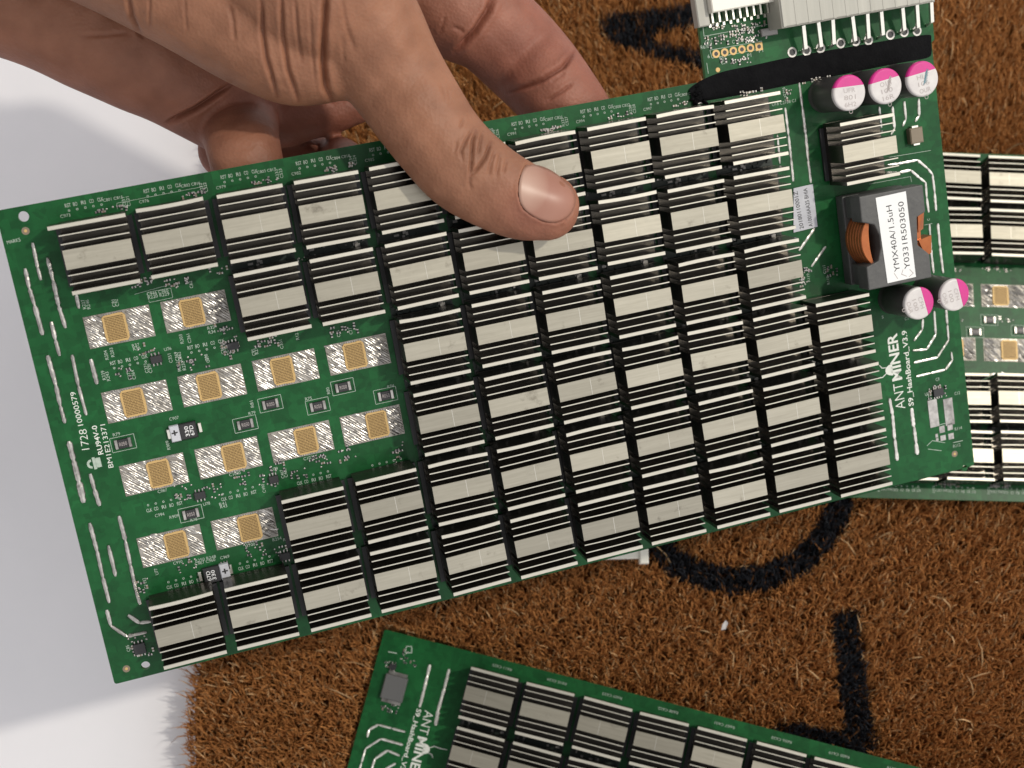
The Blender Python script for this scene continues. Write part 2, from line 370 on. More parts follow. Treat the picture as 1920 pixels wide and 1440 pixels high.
P_, W_, H_ = fibre_paths(fx, fy, 3)
qx, qy = P_[:, 3, 0], P_[:, 3, 1]; ism = np.zeros(len(fx), int)
jx, jy = qx+rng.normal(0, .45, len(fx)), qy+rng.normal(0, .45, len(fx))
for i, polys in enumerate(letters):
    for p in polys: ism[pip(jx, jy, gpoly(p))] = i+1
o = mput('coir_pile', fibres(P_[ism == 0], W_[ism == 0], H_[ism == 0], False, 3)); tag(o, kind='stuff')
for i in (1, 2, 3):
    o = mput('printed_letter', fibres(P_[ism == i], W_[ism == i], H_[ism == i], True, 20+i)); tag(o, 'black printed stroke on the coir', kind='stuff')
nl = 420
lx, ly = rng.uniform(X0+3, 230, nl), rng.uniform(-50, 250, nl)
P2, W2, H2 = fibre_paths(lx, ly, 9, True)
o = mput('loose_fibre', fibres(P2, W2, H2, False, 9, True)); tag(o, kind='stuff')

# ---------------------------------------------------------------- circuit boards
ROWV = [0, 20.5, 41.0, 61.4, 81.84, 102.53]
def sink_mesh(name, length=16.87, ext=0.0, bend=0.0, bent=None):
    mb = MB(); L = length
    mb.box((0, 0, 1.05), (L+.02, 18.0, 1.9), 0); mb.box((0, 0, .15), (L+2.4, 15.4, .85), 3)  # black base made wider to put shade in the gaps between sinks
    def fin(y, t, h=11.6, dx=0.0, l=L, bx=0.0, c=.12):
        z0 = 2.95; a = l/2
        ye = bx
        n = 6; vs = []
        for i in range(n+1):
            x = -a+dx+2*a*i/n; w = ye*(abs(i/n*2-1))**2*np.sign(ye) if ye else 0
            yy = y+(abs(w) if ye > 0 else -abs(w))
            for (dy, dz) in ((-t/2, 0), (-t/2, h-z0-c), (-t/2+c*.6, h-z0), (t/2-c*.6, h-z0), (t/2, h-z0-c), (t/2, 0)):
                off = (yy-y)*(dz/(h-z0)); vs.append((x, y+off+dy, z0+dz))
        k = 6
        for j in range(k-1):
            mb.add([], [], 0)
        o = len(mb.v); mb.v += vs
        for i in range(n):
            for j in range(k-1):
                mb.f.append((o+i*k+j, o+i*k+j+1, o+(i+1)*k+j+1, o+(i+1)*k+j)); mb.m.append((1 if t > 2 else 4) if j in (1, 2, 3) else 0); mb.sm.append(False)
        mb.f.append(tuple(o+j for j in range(k))[::-1]); mb.m.append(0); mb.sm.append(False)
        mb.f.append(tuple(o+n*k+j for j in range(k))); mb.m.append(0); mb.sm.append(False)
    fin(0, 5.02, c=.10)
    for s_ in (-1, 1):
        fin(s_*3.95, .33, 11.5, bx=(bend if bent == 'thin' else 0), c=.05)
        fin(s_*6.15, .33, 11.5, c=.05)
        fin(s_*8.43, 1.05, 11.6, dx=(-ext/2 if s_ > 0 else 0), l=L+(ext if s_ > 0 else 0), bx=(bend if (bent == 'outer' and s_ > 0) else 0), c=.14)
    # narrow saw scratch over the wide bar
    if not ext: mb.box((1.1, 0, 11.601), (.10, 4.7, .012), 2, bottom=False)
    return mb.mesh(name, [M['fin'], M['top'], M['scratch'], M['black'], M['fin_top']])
SINKS = [sink_mesh('heat_sink'), sink_mesh('heat_sink', bend=.22, bent='outer'), sink_mesh('heat_sink', bend=.15, bent='thin'), sink_mesh('heat_sink', ext=.0001), sink_mesh('heat_sink', bend=-.18, bent='outer')]
SINK_CORNER = sink_mesh('heat_sink', ext=2.2)
def board_outline(tab=True):
    p = [(-122.9, -13.8), (143.2, -13.8), (143.6, 117.0)]
    if tab: p += [(144.6, 117.6), (145.2, 148.0), (72.4, 148.0), (72.0, 117.6)]
    return p+[(-122.9, 117.2)]
def fillet(poly, r):
    out = []
    n = len(poly)
    for i in range(n):
        a, b, c = (np.array(poly[(i+k) % n], float) for k in (-1, 0, 1))
        u = (a-b)/np.linalg.norm(a-b); w = (c-b)/np.linalg.norm(c-b); rr = min(r, .3*np.linalg.norm(a-b), .3*np.linalg.norm(c-b))
        for t in (0, .33, .66, 1): p = (b+u*rr)*(1-t)**2+b*2*t*(1-t)+(b+w*rr)*t*t; out.append(tuple(p))
    return out
def board_panel(parent, holes, tab=True):
    cu = bpy.data.curves.new('b', 'CURVE'); cu.dimensions = '2D'; cu.fill_mode = 'BOTH'; cu.extrude = .8*S
    def spl(pts):
        s_ = cu.splines.new('POLY'); s_.points.add(len(pts)-1); s_.use_cyclic_u = True
        for q, p in zip(s_.points, pts): q.co = (p[0]*S, p[1]*S, 0, 1)
    spl(fillet(board_outline(tab), .8))
    for (hx, hy, hr) in holes: spl([(hx+hr*math.cos(a), hy+hr*math.sin(a)) for a in np.linspace(0, 2*math.pi, 25)[:-1]])
    o = bpy.data.objects.new('b', cu); C.objects.link(o)
    me = bpy.data.meshes.new_from_object(o.evaluated_get(bpy.context.evaluated_depsgraph_get())); bpy.data.objects.remove(o)
    me.name = 'board_panel'; me.transform(Matrix.Translation((0, 0, -.8*S))); me.materials.clear(); me.materials.append(M['pcb']); me.materials.append(M['pcb_edge'])
    for p in me.polygons:
        p.use_smooth = False
        if abs(p.normal.z) < .5: p.material_index = 1
    return put('board_panel', me, parent)
def board_root(pose, label, group='green circuit boards with finned heat sinks'):
    r = bpy.data.objects.new('circuit_board', None); C.objects.link(r); r.matrix_world = pose.matrix(); r.empty_display_size = .02
    tag(r, label, 'circuit board', group); return r
def comp_row(seed):
    r_ = random.Random(seed); mb = MB(); mb.box((0, 0, .03), (17.5, 4.2, .12), 0)  # strip coloured dark for the row-gap shade, small parts scattered on it
    for k in range(26):
        x = r_.uniform(-8.4, 8.2); y = r_.uniform(-1.7, 1.7); mb.box((x, y, .15), (r_.uniform(.5, 1.6), r_.uniform(.4, 1.0), r_.uniform(.3, .8)), r_.choice([0, 0, 0, 1, 2]), ax=r_.choice([(1, 0), (0, 1)]))
    return mb.mesh('component_row', [M['gap_shade'], M['sleeve'], M['smd_grey']])
ROWMESH = [comp_row(k) for k in range(4)]
def sinks(root, missing, cols=range(1, 12), rows=range(1, 7), corner=False):
    for c in cols:
        for r in list(rows)[:-1]:
            if (c, r) in missing or (c, r+1) in missing: continue
            put('component_row', random.choice(ROWMESH), root, ((c-6)*20, (ROWV[r-1]+ROWV[r])/2, 0))
    for c in cols:
        for r in rows:
            if (c, r) in missing: continue
            me = random.choice([SINKS[0]]*5+[SINKS[3]]*3+SINKS[1:3]+SINKS[4:])
            if corner and (c, r) == (1, 6): me = SINK_CORNER
            put('heat_sink', me, root, ((c-6)*20+random.uniform(-.15, .15), ROWV[r-1]+random.uniform(-.12, .12), random.uniform(-.15, .15)),
                (random.uniform(-.022, .022), random.uniform(-.018, .018), random.uniform(-.013, .013)))
# bare chip site: hatched solder field with the gold contact field in the middle
def chip_site_mesh(seed, dx):
    r = random.Random(seed); mb = MB(); W, Hh = 17.0, 8.5
    mb.box((0, 0, .0), (W, Hh, .10), 1)
    def streaks(x0, x1, y0, y1):
        s_ = .84; x = x0-(y1-y0)
        while x < x1:
            a = max(x, x0); b = min(x+(y1-y0)*1.15, x1)
            ya = y1-(a-x)/1.15; yb = y1-(b-x)/1.15
            if b-a > .35 and r.random() < .93: mb.path([(a, ya), (b, yb)], .46*r.uniform(.7, 1.4), .1, .26*r.uniform(.6, 1.3), 0, .2, .8)
            x += s_*r.uniform(.8, 1.3)
    for sx in (-1, 1):
        xa, xb = (-W/2+.2, dx-3.0) if sx < 0 else (dx+3.0, W/2-.2)
        y = -Hh/2+.2
        while y < Hh/2-.4:
            h = r.uniform(1.7, 2.3); h = min(h, Hh/2-.15-y); streaks(xa, xb, y, y+h)
            # broad smeared solder between hatch bands
            if r.random() < .8:
                cx = r.uniform(xa+.8, xb-.8); n = 9; rx, ry = r.uniform(.7, 1.6), r.uniform(.25, .6)
                vs = [(cx, min(y+h, Hh/2-.4), .42)]+[(cx+rx*math.cos(k*.698)*r.uniform(.7, 1.2), min(y+h, Hh/2-.4)+ry*math.sin(k*.698)*r.uniform(.7, 1.2)-.3*math.cos(k*.698), .12) for k in range(n)]
                mb.add(vs, [(0, 1+k, 1+(k+1) % n) for k in range(n)], 0, True)
            y += h+.05
    return mb.mesh('solder_pad', [M['solder'], M['flux']])
def gold_mesh(seed):
    r = random.Random(seed); mb = MB()
    w, h = 6.0, 7.4
    P = []
    for i in range(28):
        a = 2*math.pi*i/28; cs, sn = math.cos(a), math.sin(a); k = .5/max(abs(cs), abs(sn)); P.append((w*cs*k*(1+r.uniform(-.03, .03)), h*sn*k*(1+r.uniform(-.03, .03))))
    mb.prism(P, .1, .5)
    for i in range(13):
        for j in range(15):
            x = -w/2+.75+i*(w-1.5)/12; y = -h/2+.7+j*(h-1.4)/14
            mb.box((x+r.uniform(-.04, .04), y, .505), (.27, .22, .1), 1, ax=(1, r.uniform(-.3, .3)), bottom=False)
    for i in range(9):          # exposed leads along both long edges
        for s_ in (-1, 1): mb.box((-w/2+.4+i*.65, s_*(h/2+.15), .1), (.32, .45, .25), 2)
    return mb.mesh('gold_contact', [M['gold'], M['gold_dot'], M['solder']])
SITES = {}
def chip_site(root, c, r):
    dx = .43+(-1.15 if r >= 4 else 1.15)
    seed = random.randint(0, 9999)
    p = put('solder_pad', chip_site_mesh(seed, dx), root, ((c-6)*20+.2, ROWV[r-1]+.3, .02)); put('gold_contact', gold_mesh(seed+1), p, (dx-.2, 0, .0))
    return p
def solder_track(root, pts, w=1.15, h=.35, m='solder'):
    """a tinned slot: short beads with gaps where the solder pulled back"""
    mb = MB(); P = [np.array(p, float) for p in pts]
    for a, b in zip(P[:-1], P[1:]):
        L = np.linalg.norm(b-a); n = max(1, round(L/6.5))
        for i in range(n):
            g = .12/L if n > 1 else 0
            p, q = a+(b-a)*(i/n+g), a+(b-a)*((i+1)/n-g)
            mb.path([p, q], w*random.uniform(.8, 1.05), 0, h*random.uniform(.8, 1.3), 0, .16, .7)
    return mb.build('solder_track', M[m], root)
def resistor(root, u, v, ax=(1, 0), txt=True):
    ex = np.array(ax, float); ex /= np.linalg.norm(ex); ey = np.array([-ex[1], ex[0]])
    mb = MB(); mb.box((u, v, .02), (2.6, 2.5, .75), 0, ax=ex, cham=.08)
    for s_ in (-1, 1): q = ex*s_*1.75; mb.box((u+q[0], v+q[1], .02), (.9, 2.6, .65), 1, ax=ex, cham=.12)
    o = mb.build('resistor', [M['black'], M['solder']], root)
    t = MB(); a = np.array([u, v])-ex*1.0-ey*.5; text_at(t, 'R050', a, a+ex*2.0, 1.0, .80); t.build('printed_text', M['ink_grey'], o)
    f = MB(); c = [np.array([u, v])+ex*a_*3.15+ey*b_*1.95 for a_, b_ in ((-1, -1), (1, -1), (1, 1), (-1, 1))]
    for i in range(4): f.path([c[i], c[(i+1) % 4]], .22, .0, .06, 0, 0, 9, False)
    f.build('silkscreen_outline', M['silk'], root)
def ic(root, u, v, w, h, ax=(1, 0), pins=4):
    mb = MB(); mb.box((u, v, .12), (w, h, .9), 0, ax=ax, cham=.1)
    ex = np.array(ax, float); ex /= np.linalg.norm(ex); ey = np.array([-ex[1], ex[0]])
    for i in range(pins):
        for s_ in (-1, 1):
            q = ex*((i+.5)/pins-.5)*w*.95+ey*s_*(h/2+.35); mb.box((u+q[0], v+q[1], .02), (.32, .8, .3), 1, ax=ex)
    return mb.build('small_chip', [M['black'], M['solder']], root)
def cluster(root, u, v, w, h, n, seed=0, dark=False):
    """passives of one cluster, some with bare tinned pads"""
    r = random.Random(seed); mb = MB()
    for i in range(n):
        x = u+r.uniform(-w/2, w/2); y = v+r.uniform(-h/2, h/2); vert = r.random() < .5; ax = (0, 1) if vert else (1, 0)
        k = r.random()
        if k < .55:
            mb.box((x, y, .02), (.55, .5, .38), r.choice([0, 0, 2]), ax=ax)
            for s_ in (-1, 1): mb.box((x+ax[0]*s_*.42, y+ax[1]*s_*.42, .02), (.28, .52, .4), 1, ax=ax)
        else: mb.lathe((x, y, .02), [(.28, 0), (.2, .08), (.05, .1)], 8, 1)
    return mb.build('small_components', [M['black'], M['solder'], M['smd_tan']], root)
def label_strip(root, u, v, rev=False, sp=2.05, h=.95):
    """the five test point names and their holes"""
    names = ['RST', 'BO', 'RI', 'CO', 'CLK']
    if rev: names = names[::-1]
    mb = MB()
    for i, nme in enumerate(names): text_at(mb, nme, (u+i*sp-.75, v), (u+i*sp+.75 if len(nme) > 2 else u+i*sp+.35, v), h, .06, .01)
    for i in range(5): mb.ring((u+i*sp, v+(-.9 if not rev else 1.9), .03), .16, .30, .04, 10)
    return mb.build('printed_text', M['silk'], root)
def ref(root, txt, u, v, up=True, h=.8, L=None):
    L = L or len(txt)*.62; e = (0, 1) if up else (1, 0)
    return printed(txt, (u-e[0]*L/2, v-e[1]*L/2), (u+e[0]*L/2, v+e[1]*L/2), h, root)
def antminer(root, seed=0):
    # the name printed along the short end, with its emblem
    a0, a1 = np.array(B(1697.5, 765)), np.array(B(1681, 624)); d = (a1-a0)
    mb = MB(); text_at(mb, 'ANT', a0, a0+d*.345, 3.25, .06, -.008); text_at(mb, 'MINER', a0+d*.385, a0+d, 3.25, .06, .022); mb.build('printed_text', M['silk_bold'], root)
    printed('S9_HashBoard_V3.9', B(1713, 760), B(1699.5, 619), 1.65, root, weight=.014, m='silk_bold')
    c = np.array(B(1663, 694)); mb = MB()
    mb.add([(c[0]+1.9, c[1]+1.6, .06), (c[0]+1.9, c[1]-2.0, .06)]+[(c[0]+1.9-2.5*math.sin(t), c[1]-.2+1.8*math.cos(t), .06) for t in np.linspace(.2, math.pi-.2, 9)][::-1], [(0,)+tuple(range(10, 1, -1))+(1,)])
    mb.path([(c[0]-.2, c[1]-.9), (c[0]-1.7, c[1]-1.9), (c[0]-4.4, c[1]-1.7), (c[0]-6.5, c[1]-1.9)], .32, 0, .07, 0, 0, 9, False)
    mb.path([(c[0]-.2, c[1]+.8), (c[0]-1.6, c[1]+1.0), (c[0]-2.3, c[1]+2.0)], .30, 0, .07, 0, 0, 9, False)
    mb.build('printed_emblem', M['silk_bold'], root)
def end_details(root):
    T = lambda L: [B(*p) for p in L]
    for L in ([(1667, 747), (1673, 777), (1677, 823), (1682, 863)], [(1709, 765), (1713, 800), (1717, 830), (1720, 852)]): solder_track(root, T(L), 1.35, m='solder_bright')
    for L in ([(1730, 598), (1729, 617), (1713, 639)], [(1751, 583), (1754, 627), (1737, 655), (1711, 657)], [(1773, 578), (1778, 637), (1757, 670), (1713, 680)], [(1783, 660), (1785, 675), (1772, 693), (1717, 706)]): solder_track(root, T(L), .9, m='solder_bright')
def pads(root, pts, m='solder', name='bare_pad'):
    for (x, y, w, h) in pts:
        u, v = B(x, y); mb = MB(); mb.box((u, v, .01), (w, h, .14), 0, cham=.06); mb.build(name, M[m], root)

# --- the board in the hand
held = board_root(HELD, 'circuit board held over the mat, some heat sinks missing so gold chip contacts show')
h1, h2, h3 = B(44, 406), B(273, 1248), B(1809, 878)
board_panel(held, [(h1[0], h1[1], 1.35), (h2[0], h2[1], 1.2), (h3[0], h3[1], 1.0)])
missing = {(1, r) for r in (2, 3, 4, 5)} | {(2, r) for r in (2, 3, 4, 5)} | {(3, 3), (3, 4), (4, 3), (4, 4)} | {(11, 4), (11, 5), (11, 6)}
sinks(held, missing, corner=True)
for c, r in sorted(missing):
    if c < 5: chip_site(held, c, r)
u, v = B(1632, 280, 11.6); put('heat_sink', SINKS[0], held, (u, v, 0))
A = lambda L: [B(*p) for p in L]
TR = [[(61, 455), (71, 503), (77, 525)], [(89, 483), (100, 527), (110, 573), (123, 615)], [(47, 503), (55, 540), (65, 573), (80, 628)], [(96, 603), (104, 637), (112, 667)],
 [(89, 666), (105, 723), (113, 760), (122, 793)], [(135, 665), (147, 723), (162, 778)], [(170, 673), (182, 720)], [(143, 552), (148, 578)], [(129, 827), (138, 863), (148, 903), (157, 942)],
 [(169, 888), (177, 917), (187, 948)], [(168, 980), (182, 1033), (193, 1083), (205, 1130)], [(203, 1022), (217, 1080)], [(223, 967), (235, 1013), (245, 1060), (255, 1107), (263, 1133)],
 [(200, 1143), (208, 1173), (238, 1193), (275, 1185)], [(240, 1153), (262, 1168), (283, 1165)]]
for i, L in enumerate(TR): solder_track(held, A(L), 1.7 if i == 8 else 1.25, .4)
TR2 = [[(1498, 155), (1504, 200), (1510, 250), (1515, 300), (1520, 343)], [(1472, 202), (1478, 253), (1483, 297), (1487, 340)], [(1457, 253), (1462, 307)], [(1695, 190), (1698, 223), (1692, 237)],
 [(1722, 185), (1723, 217), (1715, 228)], [(1673, 200), (1677, 240), (1670, 253)], [(1648, 200), (1652, 240)], [(1660, 312), (1683, 307), (1720, 300), (1738, 315), (1748, 327), (1752, 360), (1755, 395)],
 [(1687, 323), (1707, 319), (1723, 333), (1735, 342), (1737, 370), (1741, 398)], [(1742, 420), (1745, 467), (1750, 512)], [(1758, 419), (1762, 463), (1768, 512)], [(1527, 428), (1498, 470)], [(1548, 462), (1521, 500)]]
for L in TR2: solder_track(held, A(L), .9, .3, 'solder_bright')
end_details(held); antminer(held)
# writing at the left end
printed('1728', B(168, 842), B(162, 804), 2.0, held, weight=-.01, m='silk_bold'); printed('10000579', B(156, 797), B(141, 734), 1.35, held, m='silk_bold')
printed('RU94V-0', B(194, 851), B(181, 797), 1.3, held, weight=.012, m='silk_bold'); printed('BM1E213371', B(213, 876), B(197, 795), 1.3, held, m='silk_bold')
c = B(180, 868); mb = MB(); mb.ring((c[0]-1.1, c[1], 0), .62, 1.25, .06, 16, 0, math.pi/2, 3*math.pi/2); mb.box((c[0]-.4, c[1], .0), (.75, 3.3, .06)); mb.box((c[0]+.6, c[1], .0), (1.4, 2.6, .06)); mb.build('printed_emblem', M['silk'], held)
printed('MARK5', B(14, 458), B(39, 452), .9, held)
for (x, y) in ((48, 433), (237, 1254), (1790, 851)):
    u, v = B(x, y); mb = MB(); mb.ring((u, v, 0), .0, 1.0, .03, 24, 0); mb.lathe((u, v, .03), [(.42, 0), (.36, .06)], 16, 1); mb.build('fiducial_mark', [M['smd_tan'], M['gold']], held)
# test point strips
for c in range(1, 12): 
    if c <= 9: label_strip(held, (c-6)*20-5.3, 114.9)
    ref(held, 'C%d' % (970+c*3), (c-6)*20-6.5, 112.5, False, .8); ref(held, 'C%d C%d' % (800+c, 814+c), (c-6)*20+6.0, 114.6, False, .75, 5)
    if c <= 9: ref(held, 'R%d' % (230+c), (c-6)*20+8.9, 113.6, True, .8); ref(held, 'C%d' % (520+c), (c-6)*20+10.0, 113.6, True, .8)
    cluster(held, (c-6)*20+5.5, 112.4, 8, 1.0, 12, c)
for (x, y) in ((212, 681), (357, 652)): u, v = B(x, y); label_strip(held, u, v-.4)
for (x, y) in ((280, 957), (420, 936), (318, 1101), (452, 1066), (562, 906), (700, 882)): u, v = B(x, y); label_strip(held, u, v-.4, True)
for i, (x, y, t, up) in enumerate([(255, 650, 'R37', 0), (257, 656, 'R36', 0), (343, 635, 'R203', 1), (357, 634, 'C361', 1), (396, 617, 'R35', 0), (398, 625, 'R34', 0), (315, 657, 'U76', 0), (322, 671, 'C351', 1), (334, 668, 'C369', 1), (340, 668, 'C362', 1),
    (338, 687, 'R231', 1), (347, 685, 'R232', 1), (245, 703, 'C373', 1), (253, 702, 'C364', 1), (213, 660, 'R203', 1), (202, 665, 'R204', 1), (277, 690, 'C371', 1), (284, 690, 'C370', 1), (205, 705, 'R243', 1), (197, 703, 'R239', 1), (392, 673, 'C97', 1), (390, 670, 'C98', 1),
    (420, 655, 'C353', 1), (427, 652, 'C352', 1), (216, 568, 'C91', 1), (222, 567, 'C92', 1), (160, 570, 'R227', 1), (168, 570, 'R246', 1), (296, 551, 'C946 C960', 0), (298, 557, 'R220 R229', 0), (361, 533, 'C62', 1), (305, 923, 'C987', 0), (441, 891, 'C1000', 0), (580, 861, 'C1023', 0),
    (300, 968, 'C994', 0), (327, 971, 'R909', 0), (388, 947, 'U78', 0), (418, 947, 'R41', 0), (420, 952, 'R43', 0), (364, 977, 'R78', 0), (334, 1057, 'C990', 0), (386, 1050, 'R250 R248', 0), (385, 1056, 'C967 C960', 0), (422, 1047, 'C969', 0), (471, 1024, 'C1001', 0), (327, 787, 'C907', 0),
    (219, 817, 'R79', 0), (473, 777, 'R79', 0), (475, 757, 'R81', 1), (579, 750, 'R75', 0), (618, 732, 'R80', 1), (733, 727, 'R74', 0), (318, 834, 'R909', 1), (275, 1093, 'C1132', 1), (296, 1071, 'U77', 1), (243, 1215, 'C85', 1), (515, 882, 'U79', 0), (497, 915, 'C490', 1), (532, 888, 'C467', 1), (538, 886, 'C462', 1), (520, 1013, 'R254', 0), (540, 1013, 'R255', 0),
    (483, 655, 'R214', 1), (478, 660, 'C95', 1), (530, 645, 'C351', 1), (560, 630, 'R12', 1), (660, 620, 'C77', 1), (637, 625, 'C76', 1), (1473, 172, 'C703', 1), (1476, 182, 'R71', 1), (1470, 195, 'U18 C2108 C1', 0), (1548, 505, 'C111', 1), (1555, 525, 'R118', 1), (1518, 520, 'R119', 1), (1700, 600, 'C3', 0), (1743, 411, 'C', 1), (1655, 597, '5', 0)]):
    u, v = B(x, y); ref(held, t, u, v, bool(up), .85)
for i, (x, y, w, h, n) in enumerate([(275, 655, 5, 3, 8), (230, 700, 5, 3, 9), (360, 680, 8, 4, 14), (425, 635, 6, 6, 14), (410, 600, 3, 6, 8), (270, 530, 6, 2.5, 14), (330, 530, 6, 2.5, 14), (410, 505, 5, 3, 10), (345, 925, 5, 6, 14), (400, 925, 6, 5, 12), (455, 895, 5, 4, 12), (520, 870, 5, 4, 10), (600, 860, 5, 5, 14), (650, 850, 5, 4, 10), (480, 1030, 6, 4, 14), (530, 1035, 4, 4, 10),
    (350, 1060, 5, 4, 10), (270, 1095, 4, 4, 8), (265, 1212, 6, 6, 18), (500, 900, 5, 4, 10), (560, 890, 5, 4, 8), (500, 640, 8, 3, 14), (645, 620, 8, 3, 14), (1510, 520, 4, 5, 16), (1560, 508, 4, 3, 10), (1477, 175, 3, 4, 6), (1757, 735, 6, 4, 18), (590, 480, 12, 1.6, 14), (1240, 330, 10, 1.5, 16), (430, 655, 4, 5, 10), (750, 850, 4, 6, 14)]):
    u, v = B(x, y); cluster(held, u, v, w, h, n, 50+i)
for (x, y) in ((507, 757), (596, 761), (460, 795), (643, 725), (723, 741), (231, 831), (358, 963)):
    u, v = B(x, y); resistor(held, u, v)
for (x, y, w, h, p) in ((293, 673, 3.0, 2.0, 3), (375, 928, 3.0, 2.0, 3), (513, 898, 2.6, 2.0, 3), (262, 1215, 3.2, 3.0, 3), (437, 648, 3.0, 2.0, 3), (534, 1042, 3.0, 2.0, 3), (422, 1062, 2.5, 1.6, 3), (1757, 735, 3.4, 2.4, 4)):
    u, v = B(x, y); ic(held, u, v, w, h, pins=p)
# silkscreen frames
for L in ([(276, 548), (320, 540), (324, 558), (280, 567), (276, 548)], [(219, 381), (380, 350)], [(219, 381), (220, 392)], [(252, 552), (320, 533)]):
    mb = MB(); q = A(L)
    for a_, b_ in zip(q[:-1], q[1:]): mb.path([a_, b_], .15, 0, .06, 0, 0, 50, False)
    mb.build('silkscreen_outline', M['silk'], held)
# tantalum capacitors
def tantalum(x, y, flip):
    u, v = B(x, y); s_ = -1 if flip else 1
    mb = MB(); mb.box((u+s_*1.0, v, .25), (4.6, 4.4, 1.7), 0, cham=.25); o = mb.build('tantalum_capacitor', M['black'], held)
    mb = MB(); mb.box((u-s_*2.55, v, .25), (2.5, 4.38, 1.68), 0, cham=.22); mb.build('polarity_band', M['paper_old'], o)
    mb = MB(); text_at(mb, '+', (u-s_*2.6-.8, v-.7), (u-s_*2.6+.8, v-.7), 1.9, 1.96, .03)
    mb.build('printed_text', M['ink'], o)
    mb = MB()
    for k, t in enumerate(('330', '67D')): xx = u+s_*(.6+k*1.3)+.5; text_at(mb, t, (xx, v-1.4), (xx, v+1.4), 1.0, 1.98, .01)
    mb.build('printed_text', M['paper'], o)
    for e in (-1, 1):
        mb = MB(); mb.box((u+e*4.15, v, .03), (.9, 2.6, .9), 0, cham=.1); mb.build('terminal', M['tin'], o)
tantalum(346, 807, False); tantalum(404, 1073, True)
# ceramic part and magnetics at the right end
u, v = B(1712, 254); mb = MB(); mb.box((u, v, .05), (4.2, 4.6, 2.2), 0, cham=.3); mb.box((u, v+2.5, .05), (2.0, .7, 1.6), 1); mb.box((u, v-2.5, .05), (2.0, .7, 1.6), 1); mb.build('ceramic_capacitor', [M['smd_tan'], M['tin']], held)
pads(held, [(1750, 775, 3.2, 8.8), (1779, 772, 3.2, 8.6)], name='bare_pad')
pads(held, [(1766, 805, 1.9, 2.2), (1781, 800, 1.9, 2.2), (1768, 821, 1.9, 1.7), (1783, 818, 1.9, 1.9), (1756, 817, .9, 1.2), (1757, 824, .9, .9)], name='bare_pad')
mb = MB()
for a_, b_ in (((1744, 801), (1787, 790)), ((1738, 836), (1748, 826)), ((1748, 826), (1772, 830)), ((1740, 842), (1765, 845)), ((1740, 750), (1742, 738)), ((1787, 830), (1805, 826))): mb.path([B(*a_), B(*b_)], .3, 0, .06, 0, 0, 50, False)
mb.build('silkscreen_outline', M['silk'], held)
mb = MB()
for a_, b_ in (((1660, 296), (1745, 282)), ((1630, 345), (1707, 331)), ((1707, 331), (1709, 341)), ((1575, 402), (1588, 528)), ((1733, 422), (1748, 419))): mb.path([B(*a_), B(*b_)], .2, 0, .06, 0, 0, 50, False)
mb.build('silkscreen_outline', M['silk'], held)
for (x, y, t) in ((1795, 740, 'C12'), (1797, 806, 'R114'), (1738, 742, 'U8'), (1794, 838, 'R112'), (1758, 714, 'C9')):
    u, v = B(x, y); ref(held, t, u, v, False, 1.0)
# electrolytic capacitors: dark sleeve, white lid with a magenta sector, grey writing
def capacitor(px, py, r, pink_dir, lines, scuff=None, hh=15.5):
    u, v = B(px, py, hh)
    mb = MB(); mb.lathe((u, v, 0), [(r*1.02, 0), (r*1.02, .8), (r*.93, 1.5), (r, 2.3), (r, hh-1.2), (r*.99, hh-.9)], 48, 0); o = mb.build('capacitor', M['sleeve'], held)
    mb = MB(); mb.lathe((u, v, 0), [(r*1.0, hh-1.2), (r*1.0, hh-.35), (r*.95, hh-.08), (r*.88, hh)], 64, 0); mb.build('capacitor_lid', M['cap_white'], o)
    d = np.array(pink_dir, float); d /= np.linalg.norm(d); e = np.array([-d[1], d[0]]); cc = r*.36; R = r*.885
    a0 = math.acos(cc/R); pts = [np.array([u, v])+R*(math.cos(a)*d+math.sin(a)*e) for a in np.linspace(-a0, a0, 24)]
    mb = MB(); mb.prism([tuple(p) for p in pts], hh+.0, hh+.03)
    # the sector continues over the rounded rim
    a1 = math.acos(cc/(r*1.003)); prof = [(r*.885, hh+.03), (r*.955, hh-.06), (r*1.006, hh-.34), (r*1.006, hh-1.15)]; n = 24; vs = []
    for q, z in prof:
        aq = math.acos(min(1, cc/q))
        for a in np.linspace(-aq, aq, n): p = np.array([u, v])+q*(math.cos(a)*d+math.sin(a)*e); vs.append((p[0], p[1], z))
    mb.add(vs, [(k*n+i+1, k*n+i, (k+1)*n+i, (k+1)*n+i+1) for k in range(3) for i in range(n-1)], 0, True)
    mb.build('magenta_mark', M['cap_pink'], o)
    mb = MB(); L = -e
    for k, t in enumerate(lines):
        off = -(.35+k*1.95)
        half = .62*len(t)*.95; b0 = np.array([u, v])+d*(cc+off-1.35)-L*half; text_at(mb, t, b0, b0+L*2*half, 1.25, hh+.035, -.004)
    mb.build('printed_text', M['ink_grey'], o)
    if scuff:
        mb = MB()
        for k in range(5): a = np.array([u, v])+d*(-1.6+k*.7)+L*(-.2+.3*k); mb.path([a, a+L*.9+d*1.2, a+L*.5+d*.2, a+L*1.3+d*.9], .30, hh+.03, .05, 0, 0, 9, False)
        mb.build('marker_scribble', M[scuff], o)
    return o
# local +y of the board is "up" in the photograph
capacitor(1593, 174, 4.95, (.05, 1), ['UFR', '801', '6H2', 'O'])
capacitor(1661.5, 161.5, 4.95, (-.10, 1), ['O1H', '100', '16R', 'O'], 'ink_grey')
capacitor(1730.5, 148, 4.95, (-.10, 1), ['HLF', '106', 'OUR', 'O'], 'ink_blue')
capacitor(1724, 569, 4.75, (1, .18), ['CFH', '100', 'O6R', 'O'])
capacitor(1790.5, 553, 4.75, (1, .15), ['CFH', '100', 'O6R', 'O'])
